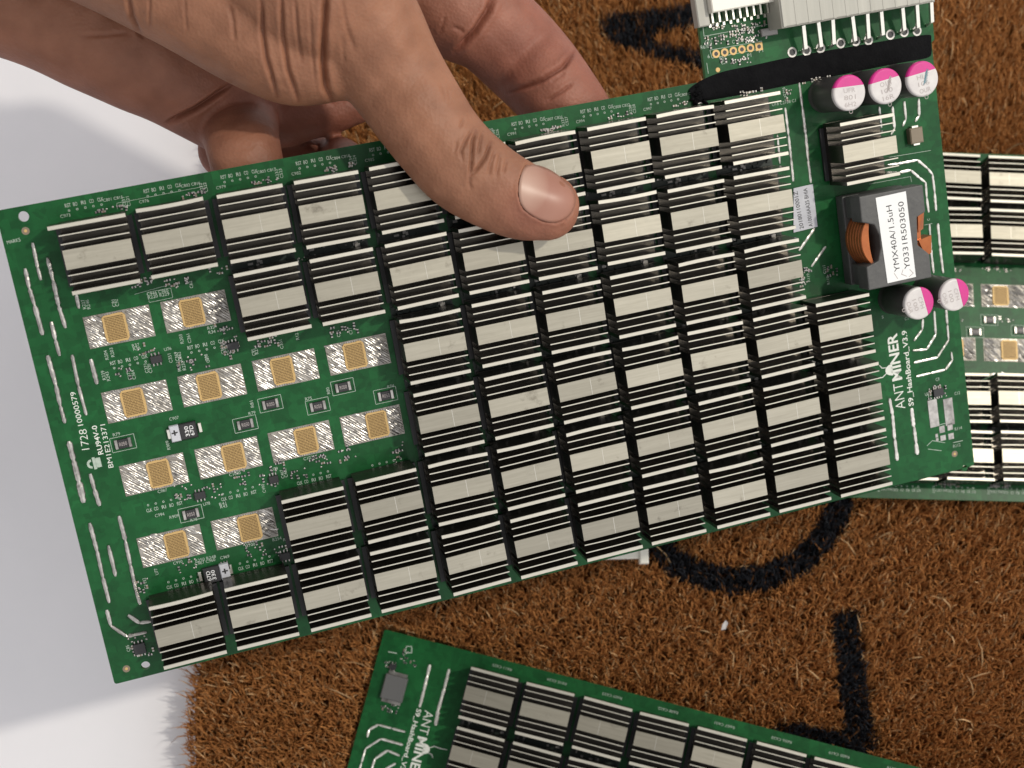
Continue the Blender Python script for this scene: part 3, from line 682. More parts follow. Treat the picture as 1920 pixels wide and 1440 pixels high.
# power inductor
HI = 15.5
def I(px, py, h=HI): return np.array(B(px, py, h))
tl, tr, br, bl = I(1607, 371), I(1727, 348), I(1752, 516), I(1632, 545)
o0 = (tl+tr+br+bl)/4; ex = (tr-tl); ex /= np.linalg.norm(ex); ey = np.array([-ex[1], ex[0]]); Wd, Hd = np.linalg.norm(tr-tl), np.linalg.norm(tl-bl)
ind = MB(); q = lambda a, b: tuple(o0+ex*a*Wd/2+ey*b*Hd/2)
core = [q(-1, 1), q(1, 1), q(1, .42), q(.72, .34), q(.66, -.25), q(.9, -.42), q(1, -.5), q(1, -1), q(-1, -1), q(-1, -.5), q(-.62, -.42), q(-.5, -.15), q(-.5, .12), q(-.62, .36), q(-1, .46)]
ind.prism(core[::-1], 9.5, HI); ind.prism([q(-.97, .97), q(.97, .97), q(.97, -.97), q(-.97, -.97)][::-1], .3, 4.6); ind.prism([q(-.45, .97), q(.6, .97), q(.6, -.97), q(-.45, -.97)][::-1], 4.6, 9.5)
ind.prism([q(-.9, .96), q(.9, .96), q(.9, .5), q(-.9, .5)][::-1], 4.6, 9.5); ind.prism([q(-.9, -.5), q(.9, -.5), q(.9, -.96), q(-.9, -.96)][::-1], 4.6, 9.5)
inductor = ind.build('inductor', M['dark_core'], held)
bv = inductor.modifiers.new('b', 'BEVEL'); bv.width = .35*S; bv.segments = 2; bv.limit_method = 'ANGLE'
cp = MB()
for k in range(6):          # edge-wound flat wire, bulging out of the left and right windows
    z = 4.4+k*1.62
    for sgn, x0, bul in ((-1, -.74, .27), (1, .76, .12)):
        n = 16; vs = []
        for i in range(n+1):
            t = -1+2*i/n; c_ = 1-abs(t)**2.2; bx = x0+sgn*bul*c_; ix = x0+sgn*(bul*.30*c_-.06)
            for dz, xx in ((.05, ix), (.05, bx-sgn*.02), (.3, bx), (1.3, bx), (1.55, bx-sgn*.02), (1.55, ix)): p = o0+ex*xx*Wd/2+ey*t*.50*Hd/2; vs.append((p[0], p[1], z+dz))
        cp.add(vs, [(i*6+j, i*6+(j+1) % 6, (i+1)*6+(j+1) % 6, (i+1)*6+j)[::-sgn] for i in range(n) for j in range(6)], 0, False)
cp.build('copper_winding', M['copper'], inductor)
cp = MB(); cp.add([(*q(.80, .52), HI-.6), (*q(1.0, .50), HI-.6), (*q(1.0, .05), HI-2.2), (*q(.78, .0), HI-1.2), (*q(.80, .52), HI-2.6), (*q(1.0, .50), HI-2.6), (*q(1.0, .05), HI-4.2), (*q(.78, .0), HI-3.2)],
    [(3, 2, 1, 0), (0, 1, 5, 4), (1, 2, 6, 5), (2, 3, 7, 6), (3, 0, 4, 7)])
cp.add([(*q(.72, -.16), HI-.4), (*q(1.12, -.10), HI-.2), (*q(1.12, -.48), HI-1.0), (*q(.94, -.55), HI-1.2), (*q(.72, -.16), HI-2.4), (*q(1.12, -.10), HI-5), (*q(1.12, -.48), HI-6), (*q(.94, -.55), HI-3.2)],
    [(3, 2, 1, 0), (0, 1, 5, 4), (1, 2, 6, 5), (2, 3, 7, 6), (3, 0, 4, 7)])
cp.build('copper_terminal', M['copper'], inductor)
a, b, c_, d = I(1641.5, 371), I(1698, 358.5), I(1717, 519), I(1664, 531)
lb = MB(); lb.prism([tuple(a), tuple(b), tuple(c_), tuple(d)][::-1], HI+.02, HI+.12); lab = lb.build('paper_label', M['paper'], inductor)
for o_ in (lab,): pass
mb = MB(); text_at(mb, 'YMX40A/1.5uH', I(1687, 508), I(1671, 384), 1.75, HI+.135, .0); text_at(mb, 'Y0331R503050', I(1706, 503), I(1693.5, 377), 1.75, HI+.135, .0)
mb.build('printed_text', M['ink'], lab)
mb = MB()
for L in ([(1676, 512), (1683, 523)], [(1693, 505), (1690, 514), (1700, 518)], [(1705, 505), (1712, 512), (1704, 519)]): mb.path([I(*p) for p in L], .3, HI+.12, .02, 0, 0, 9, False)
mb.build('pencil_mark', M['ink_grey'], lab)
# barcode sticker
st = MB(); hz = .35; qd = [np.array(B(*p)) for p in ((1487, 353), (1523, 345), (1532, 425), (1487, 436))]
st.prism([tuple(p) for p in qd][::-1], .25, hz); sto = st.build('sticker', M['paper_old'], held)
mb = MB(); text_at(mb, '20180110001Z', B(1506, 428), B(1494, 358), 1.25, hz+.02, .006); text_at(mb, 'A10016AA25 BHIA', B(1523, 424), B(1512, 352), 1.25, hz+.02, .006); mb.build('printed_text', M['ink'], sto)
# black tape over the joint
tp = MB(); up = [(1290, 168), (1303, 156), (1325, 146), (1360, 133), (1400, 126), (1470, 110), (1540, 97), (1600, 87), (1680, 72), (1745, 62)]; dn = [(1298, 193), (1318, 190), (1338, 188), (1372, 181), (1405, 175), (1475, 160), (1540, 148), (1600, 136), (1690, 118), (1745, 108)]
n = len(up); Kk = 9; vs = []
for i in range(n):
    for j in range(Kk):
        t = j/(Kk-1); x = up[i][0]*(1-t)+dn[i][0]*t; y = up[i][1]*(1-t)+dn[i][1]*t; u, v = B(x, y)
        z = .30+.18*math.sin(math.pi*t)**.6+.14*math.sin(i*2.1+j*1.3)*math.sin(math.pi*t)+(.9*random.random() if i < 2 else 0)
        vs.append((u+random.uniform(-.12, .12), v+(random.uniform(-.2, .2) if j in (0, Kk-1) else 0), .06 if j in (0, Kk-1) else z))
tp.add(vs, [(i*Kk+j, i*Kk+j+1, (i+1)*Kk+j+1, (i+1)*Kk+j) for i in range(n-1) for j in range(Kk-1)], 0, True)
to = tp.build('black_tape', M['tape'], held); sd = to.modifiers.new('s', 'SUBSURF'); sd.levels = 2; sd.render_levels = 2
mb = MB()
for k in range(9): 
    u, v = B(1300+random.uniform(-6, 20), 178+random.uniform(-14, 12)); mb.path([(u, v), (u+random.uniform(-2.5, 2), v+random.uniform(-1, 1.5)), (u+random.uniform(-4, 2), v+random.uniform(-2, 1.5))], .8, .3, .9+random.random(), 0, .4, .6)
mb.build('tape_shreds', M['tape'], held)
# connectors on the tab
def quad(mb, pts, z0, z1, mi=0): mb.prism([B(*p, z0) for p in pts][::-1], z0, z1, mi)
def K(px, py, h=0): return np.array(B(px, py, h))
c0 = K(1336, 24, 6); c1 = K(1466, 0, 6); ex = c1-c0; Lc = np.linalg.norm(ex); ex /= Lc; ey = np.array([-ex[1], ex[0]])
def CB(base, a0, a1, b0, b1, z0, z1, m, name, par, cham=.3):
    c = base+ex*(a0+a1)/2+ey*(b0+b1)/2; mb = MB(); mb.box((c[0], c[1], z0), (a1-a0, b1-b0, z1-z0), 0, ax=ex, cham=cham); return mb.build(name, M[m], par)
sig = CB(c0, 0, Lc+1.4, 0, 12, .2, 6.2, 'white_plastic', 'signal_connector', held)
CB(c0, -3.6, -.05, -3.2, 12, .2, 3.6, 'grey_plastic', 'latch', sig)
for i in range(10):
    s_ = (i+.5)/10; c = c0+ex*(s_*Lc); mb = MB(); mb.box((c[0]-ey[0]*1.3, c[1]-ey[1]*1.3, .8), (.55, 2.9, 2.2), 0, ax=ex); mb.box((c[0]-ey[0]*3.1, c[1]-ey[1]*3.1, .05), (.7, 1.2, .5), 0, ax=ex); mb.build('pin', M['tin'], sig)
p0 = K(1463, 54, 8); p1 = K(1749, 4, 8); ex = p1-p0; Lp = np.linalg.norm(ex); ex /= Lp; ey = np.array([-ex[1], ex[0]])
pw = CB(p0, 0, Lp, 0, 14, .4, 9.5, 'grey_plastic', 'power_connector', held, .5)
for i in range(13):
    c = p0+ex*(.8+i*(Lp-1.6)/12)+ey*6; mb = MB(); mb.box((c[0], c[1], 9.48), (.9, 11.5, .12), 0, ax=ex, cham=.1); mb.build('moulded_rib', M['grey_plastic'], pw)
hp = [(1485, 98, 0), (1512, 95, 1), (1538, 90, 1), (1576, 81, 1), (1604, 77, 1), (1628, 75, 1), (1669, 65, 1), (1695, 60, 1), (1719, 58, 1)]
tops = [(1507, 48), (1535, 42), (1562, 37), (1599, 31), (1627, 26), (1653, 22), (1693, 15), (1720, 9), (1747, 4)]
bots = [(1511, 92), (1540, 88), (1564, 83), (1604, 77), (1629, 72), (1656, 66), (1696, 57), (1722, 52), (1748, 42)]
for (tx, ty), (bx_, by_) in zip(tops, bots):
    a = K(tx, ty, 5.0); b = K(bx_, by_, 3.2); d = b-a; L = np.linalg.norm(d); dd = d/L; mb = MB()
    e = np.array([-dd[1], dd[0]])*.52
    vs = [(*(a-e), 4.0), (*(a+e), 4.0), (*(b+e), 2.4), (*(b-e), 2.4), (*(a-e), 5.0), (*(a+e), 5.0), (*(b+e), 3.4), (*(b-e), 3.4), (*(b+e*.8+dd*1.0), .2), (*(b-e*.8+dd*1.0), .2), (*(b+e*.8+dd*.2), .2), (*(b-e*.8+dd*.2), .2)]
    mb.add(vs, [(4, 5, 6, 7), (0, 4, 7, 3), (1, 2, 6, 5), (3, 2, 1, 0), (7, 6, 8, 9), (3, 11, 10, 2), (3, 7, 9, 11), (2, 10, 8, 6)])
    mb.build('pin', M['tin'], pw)
for x, y, k in hp:
    u, v = B(x, y); mb = MB(); mb.ring((u, v, .01), .95, 1.45, .16, 22, 0); mb.lathe((u, v, .02), [(.94, 0), (.9, .02)], 22, 1); mb.build('solder_ring', [M['solder'], M['black']], held)
for i in range(6):
    u, v = B(1342.5+i*16.1, 101-i*2.75); mb = MB()
    if i == 5: mb.box((u, v, .01), (2.2, 2.2, .1), 0)
    else: mb.ring((u, v, .01), .55, 1.15, .1, 20, 0)
    mb.lathe((u, v, .02), [(.6, .09), (.55, .1)], 16, 1); mb.build('gold_hole', [M['gold'], M['black']], held)
mb = MB(); q4 = [B(*p) for p in ((1331, 94), (1428, 77), (1430, 91), (1335, 109))]
for i in range(4): mb.path([q4[i], q4[(i+1) % 4]], .22, 0, .06, 0, 0, 60, False)
for a_, b_ in (((1318, 50), (1320, 68)), ((1320, 68), (1455, 43)), ((1455, 43), (1453, 25)), ((1325, 118), (1328, 138))): mb.path([B(*a_), B(*b_)], .25, 0, .06, 0, 0, 60, False)
mb.build('silkscreen_outline', M['silk'], held)
for i, (x, y, w, h, n) in enumerate([(1345, 50, 4, 1.5, 12), (1400, 50, 12, 2, 22), (1375, 70, 12, 3.5, 40), (1420, 62, 6, 4, 20), (1330, 80, 2.5, 3, 8), (1390, 112, 6, 2.5, 10), (1365, 118, 5, 2, 6)]):
    u, v = B(x, y); cluster(held, u, v, w, h, n, 90+i)
for (x, y, t, up) in ((1322, 91, 'R670', 0), (1328, 82, 'C11', 0), (1355, 113, 'R23', 0), (1358, 120, 'C24', 0), (1405, 107, 'P1', 0), (1427, 98, 'P1', 0), (1390, 79, 'C131 R120', 0), (1329, 109, '6', 0)):
    u, v = B(x, y); ref(held, t, u, v, bool(up), 1.0)
u, v = B(1346, 131); mb = MB(); mb.lathe((u, v, 0), [(.7, 0), (.6, .1)], 16, 0); mb.build('fiducial_mark', M['gold'], held)
u, v = B(1440, 60); mb = MB(); mb.box((u, v, .05), (5.0, 2.2, 1.2), 0, cham=.2); mb.build('diode', M['smd_grey'], held)

# --- the board on the mat at the right edge (turned half round)
right = board_root(RIGHT, 'circuit board lying flat on the mat at the right edge, partly behind the held board')
board_panel(right, [(-119, 112, 1.2)], tab=False)
sinks(right, {(c, r) for c in (1, 2, 3, 4) for r in (3, 4)})
for c in (1, 2, 3, 4):
    for r in (3, 4): chip_site(right, c, r)
for c in range(1, 9):
    label_strip(right, (c-6)*20-5.3, 113.6); ref(right, 'C%d C%d' % (860+c, 874+c), (c-6)*20+6.0, 113.4, False, .9, 5); ref(right, 'R%d' % (330+c), (c-6)*20+9.6, 113.6, True, .9)
    cluster(right, (c-6)*20+4, 112.0, 9, 1.0, 12, 200+c)
for c in (1, 2, 3): 
    for v in (50.5, 71.6, 31.5): cluster(right, (c-6)*20+2, v, 12, 2, 16, 220+c); 
    ref(right, 'C%d' % (900+c), (c-6)*20+3, 72.3, True, 1.2); ref(right, 'R%d' % (210+c), (c-6)*20-3, 72.3, True, 1.2)
for (x, y) in ((1855, 600), (1828, 623), (1912, 620)):
    u, v = RIGHT.inv(x, y); resistor(right, u, v)
# --- the board at the lower edge
low = board_root(LOW, 'circuit board lying on the mat at the bottom, cut off by the frame')
board_panel(low, [], tab=False)
sinks(low, {(11, 4), (11, 5), (11, 6)})
end_details(low); antminer(low)
for c in range(3, 12):
    ref(low, 'R%d C%d' % (600+c, 614+c), (c-6)*20-1, -11.6, False, .9, 7)
    for k in range(6): pass
def LB(x, y, h=0): return LOW.inv(x, y, h)
u, v = LB(740, 1290); mb = MB(); mb.box((u, v, .1), (8.0, 8.6, 2.0), 0, cham=.3); for_ = mb.build('shunt_inductor', M['smd_dark'], low)
for dx in (-4.7, 4.7): mb = MB(); mb.box((u+dx*.0, v+dx, .03), (7.0, 1.6, .5), 0, cham=.1); mb.build('terminal', M['solder'], for_)
for i, (x, y, w, h, n) in enumerate([(757, 1228, 3, 5, 8), (735, 1250, 5, 3, 8), (732, 1328, 6, 3, 14), (770, 1240, 4, 3, 6)]):
    u, v = LB(x, y); cluster(low, u, v, w, h, n, 300+i)
u, v = LB(737, 1250); ic(low, u, v, 2.4, 2.0, pins=2)
for L in ([(762, 1212), (772, 1212), (772, 1224), (760, 1224), (762, 1212)], [(728, 1222), (744, 1225)], [(725, 1240), (725, 1248)]):
    mb = MB(); qq = [LB(*p) for p in L]
    for a_, b_ in zip(qq[:-1], qq[1:]): mb.path([a_, b_], .5, 0, .06, 0, 0, 50, False)
    mb.build('silkscreen_outline', M['silk'], low)

# --- small things on the mat
w0 = pg(1165, 1044, -1.0)
root = bpy.data.objects.new('plastic_connector', None); C.objects.link(root); root.location = [q*S for q in (w0[0], w0[1], -.5)]; root.rotation_euler = (0, 0, .02)
tag(root, 'white plastic connector peeking out from under the held board', 'connector')
mb = MB(); mb.box((-5, 3, 0), (24, 8, 4.5), 0, cham=.4); mb.build('housing', M['white_plastic'], root)
mb = MB(); mb.box((7.6, 1.9, 0), (3.2, 9.6, 5.4), 0, cham=.4); mb.build('latch', M['white_plastic'], root)
w0 = pg(1358, 1173, 1.0); mb = MB(); mb.add([(-1.2, -1.6, 0), (.3, -1.3, .5), (1.3, .9, .8), (.5, 1.9, .3), (-.7, .4, .2), (-1.2, -1.6, .35), (.3, -1.3, .85), (1.3, .9, 1.15), (.5, 1.9, .65), (-.7, .4, .55)],
    [(0, 1, 2, 3, 4)[::-1], (5, 6, 7, 8, 9)]+[(i, (i+1) % 5, 5+(i+1) % 5, 5+i) for i in range(5)])
o = mb.build('paper_scrap', M['cap_white'], None, (w0[0], w0[1], 1.0)); tag(o, 'tiny white scrap lying on the brown coir', 'scrap')

# ---------------------------------------------------------------- the hand
def tube(chain, n=28, dens=7):
    """chain of (px, py, depth mm, half width px, depth/width ratio); returns verts, faces of a closed tapered tube"""
    P = []; 
    for (x, y, z, r, k) in chain: P.append(np.r_[pz(x, y, z), r/FPX*z, k])
    P = np.array(P); m_ = len(P)
    Q = []
    for i in range(m_-1):
        p0, p1, p2, p3 = P[max(i-1, 0)], P[i], P[i+1], P[min(i+2, m_-1)]
        for j in range(dens):
            t = j/dens; Q.append(.5*((2*p1)+(-p0+p2)*t+(2*p0-5*p1+4*p2-p3)*t*t+(-p0+3*p1-3*p2+p3)*t**3))
    Q.append(P[-1]); Q = np.array(Q); N = len(Q)
    camp = np.array([0, 0, CAMH]); rings = []
    def frame(i):
        d = Q[min(i+1, N-1), :3]-Q[max(i-1, 0), :3]; d /= np.linalg.norm(d)
        v = Q[i, :3]-camp; v /= np.linalg.norm(v); s_ = np.cross(d, v); s_ /= np.linalg.norm(s_); w = np.cross(s_, d); return d, s_, w
    def ringat(c, r, k, s_, w): return [c+s_*r*math.cos(a)+w*r*k*math.sin(a) for a in np.linspace(0, 2*math.pi, n, endpoint=False)]
    d, s_, w = frame(0)
    for a in np.linspace(-90, 0, 6)[1:-1]: a = math.radians(a); rings.append(ringat(Q[0, :3]+d*Q[0, 3]*math.sin(a), Q[0, 3]*math.cos(a), Q[0, 4], s_, w))
    for i in range(N): d, s_, w = frame(i); rings.append(ringat(Q[i, :3], Q[i, 3], Q[i, 4], s_, w))
    for a in np.linspace(0, 90, 7)[1:-1]: a = math.radians(a); rings.append(ringat(Q[-1, :3]+d*Q[-1, 3]*math.sin(a), Q[-1, 3]*math.cos(a), Q[-1, 4], s_, w))
    V = [tuple(p) for r in rings for p in r]; R = len(rings)
    F = [(k*n+i, k*n+(i+1) % n, (k+1)*n+(i+1) % n, (k+1)*n+i) for k in range(R-1) for i in range(n)]
    F += [tuple(range(n))[::-1], tuple((R-1)*n+i for i in range(n))]
    return V, F
bt = lambda x, y, h=11.6: HELD.depth(x, y, h)
zt = bt(1010, 390)-8.2
thumb = [(470, -150, 338, 170, .9), (590, -30, 340, 150, .85), (672, 40, 345, 118, .85), (735, 135, zt-6, 98, .85), (790, 218, zt-5, 90, .84), (828, 270, zt-4, 86, .84), (870, 315, zt-2.5, 85, .82), (925, 352, zt-.6, 79, .80), (980, 378, zt+.3, 73, .76), (1024, 388, zt+.8, 64, .72)]
thenar = [(60, -200, 338, 160, 1.0), (208, -110, 340, 132, 1.0), (355, -34, 343, 130, .9), (480, 37, 346, 129, .85), (560, 62, 348, 136, .8), (640, 70, 350, 118, .8)]
side = [(-260, -150, 372, 210, .8), (-80, -80, 372, 165, .8), (70, -17, 373, 141, .8), (195, 40, 374, 140, .75), (300, 108, 376, 122, .72), (372, 168, 379, 96, .72), (420, 205, 384, 84, .75)]
pinky = [(420, 160, 386, 92, .8), (446, 228, 391, 76, .8), (456, 275, bt(456, 275, -1.6)+13.0, 70, .8), (480, 380, bt(480, 380, -1.6)+11.5, 66, .8), (500, 440, bt(500, 440, -1.6)+10.5, 58, .8)]
middle = [(430, 160, 398, 80, .8), (510, 214, 400, 63, .9), (580, 211, 400, 51, .9), (635, 206, 400, 41, .9), (668, 203, 400, 31, .9)]
ring_ = [(430, 280, 412, 60, .8), (520, 310, 411, 52, .85), (580, 301, 410, 44, .85), (628, 288, 409, 34, .9), (655, 305, bt(655, 305, -1.6)+9, 36, .9), (680, 370, bt(680, 370, -1.6)+9, 46, .85), (710, 450, bt(710, 450, -1.6)+9, 46, .85)]
index = [(560, -190, 372, 130, .85), (700, -95, 376, 112, .85), (800, -22, 380, 96, .9), (862, 22, 383, 92, .92), (921, 50, 387, 89, .92), (988, 114, 393, 86, .92), (1040, 174, bt(1040, 174, -1.6)+12.6, 80, .92), (1090, 245, bt(1090, 245, -1.6)+11.8, 74, .88), (1130, 330, bt(1130, 330, -1.6)+10.8, 66, .85)]
palm = [(-420, -420, 352, 330, .75), (-60, -330, 358, 330, .55), (240, -230, 362, 280, .45), (430, -170, 366, 220, .5), (560, -150, 370, 170, .6)]
hv, hf = [], []
for ch in (thumb, thenar, side, pinky, middle, ring_, index, palm):
    V, F = tube(ch); o_ = len(hv); hv += V; hf += [tuple(i+o_ for i in f) for f in F]
me = bpy.data.meshes.new('hand_raw'); me.from_pydata([(a*S, b*S, c*S) for a, b, c in hv], [], hf); me.update()
tmp = bpy.data.objects.new('hand_raw', me); C.objects.link(tmp)
rm = tmp.modifiers.new('r', 'REMESH'); rm.mode = 'VOXEL'; rm.voxel_size = .0007; rm.use_smooth_shade = True
sm_ = tmp.modifiers.new('s', 'SMOOTH'); sm_.factor = .6; sm_.iterations = 9
sb = tmp.modifiers.new('d', 'SUBSURF'); sb.levels = 1; sb.render_levels = 1
hm = bpy.data.meshes.new_from_object(tmp.evaluated_get(bpy.context.evaluated_depsgraph_get())); bpy.data.objects.remove(tmp); hm.name = 'hand'
nv = len(hm.vertices); co = np.zeros(nv*3); hm.vertices.foreach_get('co', co); co = co.reshape(-1, 3)/S
no = np.zeros(nv*3); hm.vertices.foreach_get('normal', no); no = no.reshape(-1, 3)
def w2px(co):
    X = (co-np.array([0, 0, CAMH]))@RWC; return CX+FPX*X[:, 0]/-X[:, 2], CY-FPX*X[:, 1]/-X[:, 2], -X[:, 2]
px, py, pzv = w2px(co); tocam = np.array([0, 0, CAMH])-co; tocam /= np.linalg.norm(tocam, axis=1)[:, None]
facing = np.clip((no*tocam).sum(1)*2.5, 0, 1)
def segd(px, py, L):
    best = np.full(len(px), 1e9); par = np.zeros(len(px)); tot = 0; lens = [math.dist(a, b) for a, b in zip(L[:-1], L[1:])]; T = sum(lens)
    for (a, b), l in zip(zip(L[:-1], L[1:]), lens):
        ax, ay = a; bx, by = b; t = np.clip(((px-ax)*(bx-ax)+(py-ay)*(by-ay))/(l*l), 0, 1)
        d = np.hypot(px-ax-t*(bx-ax), py-ay-t*(by-ay)); m_ = d < best; best[m_] = d[m_]; par[m_] = ((tot+t*l)/T)[m_]; tot += l
    return best, par
creases = [([(430, 10), (437, 40), (440, 77)], 5, .5), ([(488, 0), (492, 60), (499, 110), (520, 182)], 6, .95), ([(526, -10), (530, 67), (540, 133), (560, 190)], 6, .9), ([(553, 0), (558, 60), (566, 120)], 4.5, .5),
 ([(612, -20), (607, 60), (606, 120), (611, 165), (624, 190)], 8, 1.7), ([(238, -10), (247, 33), (268, 72)], 6, .8), ([(280, -10), (281, 50)], 4, .35), ([(345, -10), (350, 60)], 4, .25), ([(580, 0), (585, 90), (590, 150)], 4, .3),
 ([(640, -10), (650, 50), (665, 95)], 6, .3), ([(434, 158), (400, 182), (367, 204), (313, 231)], 7, 1.8), ([(150, 68), (190, 66), (240, 62)], 6, .3),
 ([(893, 243), (886, 265), (885, 290), (881, 332)], 4.5, .75), ([(921, 265), (910, 295), (897, 315), (883, 330)], 4.5, .75), ([(889, 238), (874, 262), (864, 284), (868, 302)], 4, .5), ([(926, 285), (920, 310), (917, 330)], 4, .4), ([(938, 288), (934, 312), (931, 334)], 4, .35), ([(881, 332), (880, 345), (884, 356)], 4, .35),
 ([(905, 246), (900, 270), (896, 290)], 3.5, .4), ([(950, 300), (944, 325)], 4, .3), ([(857, 262), (853, 285)], 4, .25), ([(828, 158), (834, 188)], 4, .2), ([(840, 170), (843, 186)], 3.5, .2), ([(870, 222), (862, 240)], 4, .3), ([(642, 70), (645, 120)], 5, .2),
 ([(926, -8), (915, 22), (890, 60), (854, 96)], 9, 2.0), ([(1079, 94), (1056, 124), (1014, 150), (955, 173)], 7, 1.2), ([(1072, 158), (1050, 174), (1024, 190)], 5, .6), ([(1060, 136), (1030, 156)], 5, .35), ([(870, 60), (850, 50)], 5, .3), ([(835, 30), (825, 60)], 5, .2)]
zlim = {}
disp = np.zeros(nv)
for L, w, d in creases:
    w = w*.66; q, t = segd(px, py, L); fade = np.clip(np.minimum(t, 1-t)*5+.15, 0, 1)
    g = np.exp(-(q/w)**2)*fade; lip = np.exp(-((q-2.2*w)/(1.2*w))**2)*fade*.16
    disp += (lip-g)*d*facing*1.1
# soft relief of tendons and pads
disp += facing*(.25*np.sin(px*.035+py*.012)*np.sin(py*.03-px*.01)+.12*np.sin(px*.11+1)*np.sin(py*.09))
NAIL = [(985, 306), (1010, 309), (1035, 319), (1058, 337), (1075, 356), (1082, 374), (1076, 395), (1062, 412), (1042, 419), (1018, 415), (996, 404), (979, 390), (972, 368), (974, 338)]
Lp_ = NAIL+[NAIL[0]]
q, t = segd(px, py, Lp_); near = (pzv < zt+4)
ins = pip(px, py, NAIL)
disp += near*facing*np.where(ins, -.38, np.exp(-(q/5.5)**2)*.35*np.where(px > 1060, -.6, 1))
disp -= near*facing*np.exp(-(q/3.0)**2)*.35
co2 = (co+no*disp[:, None])
# the pads of thumb and fingers are pressed flat by what they touch
nb = HELD.Rw[:, 2]; hgt = (co2-HELD.ow)@nb; loc = (co2-HELD.ow)@HELD.Rw
onb = (loc[:, 1] < 117.2) & (loc[:, 0] > -123)
up_ = onb & (hgt > 4) & (hgt < 11.75) ; co2[up_] += nb[None]*(11.75-hgt[up_])[:, None]
dn_ = onb & (hgt <= 4) & (hgt > -1.75) & (hgt > -30); co2[dn_] += nb[None]*(-1.75-hgt[dn_])[:, None]
hm.vertices.foreach_set('co', (co2*S).ravel())
# skin tone: redder palm side and finger pads, browner back
pal = np.zeros(nv); 
pal = np.clip((pzv-352)/28, 0, 1)
tipc = np.exp(-(((px-1010)/75)**2+((py-395)/60)**2))
red = np.clip(pal*.8+tipc*.7*near, 0, 1)
knuck = np.exp(-(((px-900)/45)**2+((py-290)/50)**2))*near
crease_shade = np.zeros(nv)
for L, w, d in creases: q, _ = segd(px, py, L); crease_shade = np.maximum(crease_shade, np.exp(-(q/(w*.5))**2)*min(1, d)*.75*facing)
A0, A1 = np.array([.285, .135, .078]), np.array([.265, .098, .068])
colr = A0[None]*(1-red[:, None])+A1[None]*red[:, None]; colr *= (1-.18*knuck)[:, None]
colr = colr*(1-crease_shade[:, None]*np.array([.35, .5, .55])[None])  # shade in the creases painted into the skin colour
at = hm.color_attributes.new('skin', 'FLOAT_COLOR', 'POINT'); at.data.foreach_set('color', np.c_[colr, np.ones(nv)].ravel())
for p in hm.polygons: p.use_smooth = True
sk = bpy.data.materials.new('skin'); sk.use_nodes = True; nt = sk.node_tree; b = nt.nodes['Principled BSDF']
at_ = nt.nodes.new('ShaderNodeAttribute'); at_.attribute_name = 'skin'
tcn = nt.nodes.new('ShaderNodeTexCoord'); n1 = nt.nodes.new('ShaderNodeTexNoise'); n1.inputs['Scale'].default_value = 130; n1.inputs['Detail'].default_value = 6
nt.links.new(tcn.outputs['Object'], n1.inputs['Vector'])
r1 = nt.nodes.new('ShaderNodeValToRGB'); r1.color_ramp.elements[0].position = .3; r1.color_ramp.elements[0].color = (.80, .74, .72, 1); r1.color_ramp.elements[1].position = .7; r1.color_ramp.elements[1].color = (1.08, 1.04, 1.03, 1)
nt.links.new(n1.outputs['Fac'], r1.inputs[0]); mx = nt.nodes.new('ShaderNodeMix'); mx.data_type = 'RGBA'; mx.blend_type = 'MULTIPLY'; mx.inputs[0].default_value = 1
nt.links.new(at_.outputs['Color'], mx.inputs[6]); nt.links.new(r1.outputs[0], mx.inputs[7]); nt.links.new(mx.outputs[2], b.inputs['Base Color'])
b.inputs['Roughness'].default_value = .56; b.inputs['Subsurface Weight'].default_value = .12; b.inputs['Subsurface Radius'].default_value = (1, .35, .2); b.inputs['Subsurface Scale'].default_value = .004
b.inputs['Specular IOR Level'].default_value = .36
vo = nt.nodes.new('ShaderNodeTexVoronoi'); vo.inputs['Scale'].default_value = 1100; nt.links.new(tcn.outputs['Object'], vo.inputs['Vector'])
n3 = nt.nodes.new('ShaderNodeTexNoise'); n3.inputs['Scale'].default_value = 420; n3.inputs['Detail'].default_value = 5; nt.links.new(tcn.outputs['Object'], n3.inputs['Vector'])
ma = nt.nodes.new('ShaderNodeMath'); ma.operation = 'ADD'; nt.links.new(vo.outputs['Distance'], ma.inputs[0]); nt.links.new(n3.outputs['Fac'], ma.inputs[1])
bp = nt.nodes.new('ShaderNodeBump'); bp.inputs['Strength'].default_value = .32; bp.inputs['Distance'].default_value = .0003; nt.links.new(ma.outputs[0], bp.inputs['Height']); nt.links.new(bp.outputs[0], b.inputs['Normal'])
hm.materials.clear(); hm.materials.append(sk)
hand = bpy.data.objects.new('hand', hm); C.objects.link(hand)
org = Vector([q*S for q in pz(300, -100, 350)]); hm.transform(Matrix.Translation(-org)); hand.location = org
tag(hand, 'bare hand gripping the upper edge of the circuit board, thumb on its heat sinks', 'hand')
# thumbnail: a curved plate lying in its bed
bvh = BVHTree.FromPolygons([tuple(c) for c in (co2)], [tuple(p.vertices) for p in hm.polygons])
ctr = np.mean(NAIL, axis=0); vs, fs = [], []; NR, NA = 9, 56; camv = Vector((0, 0, CAMH))
LN = np.array(NAIL+[NAIL[0]]); cum = np.r_[0, np.cumsum(np.hypot(*np.diff(LN, axis=0).T))]
bd = [np.array([np.interp(s_, cum, LN[:, 0]), np.interp(s_, cum, LN[:, 1])]) for s_ in np.linspace(0, cum[-1], NA, endpoint=False)]
bd = [sum(bd[(i+k) % NA] for k in (-2, -1, 0, 1, 2))/5 for i in range(NA)]
hits, PP = [], []
for k in range(NR+1):
    for i in range(NA):
        f = .06+.94*k/NR; p = ctr*(1-f)+bd[i]*f; d = Vector(RWC@ray(*p)).normalized(); PP.append((p[0], p[1], f))
        hit, nrm, _, _ = bvh.ray_cast(camv, d)
        hits.append((hit-camv).length if hit is not None else np.nan)
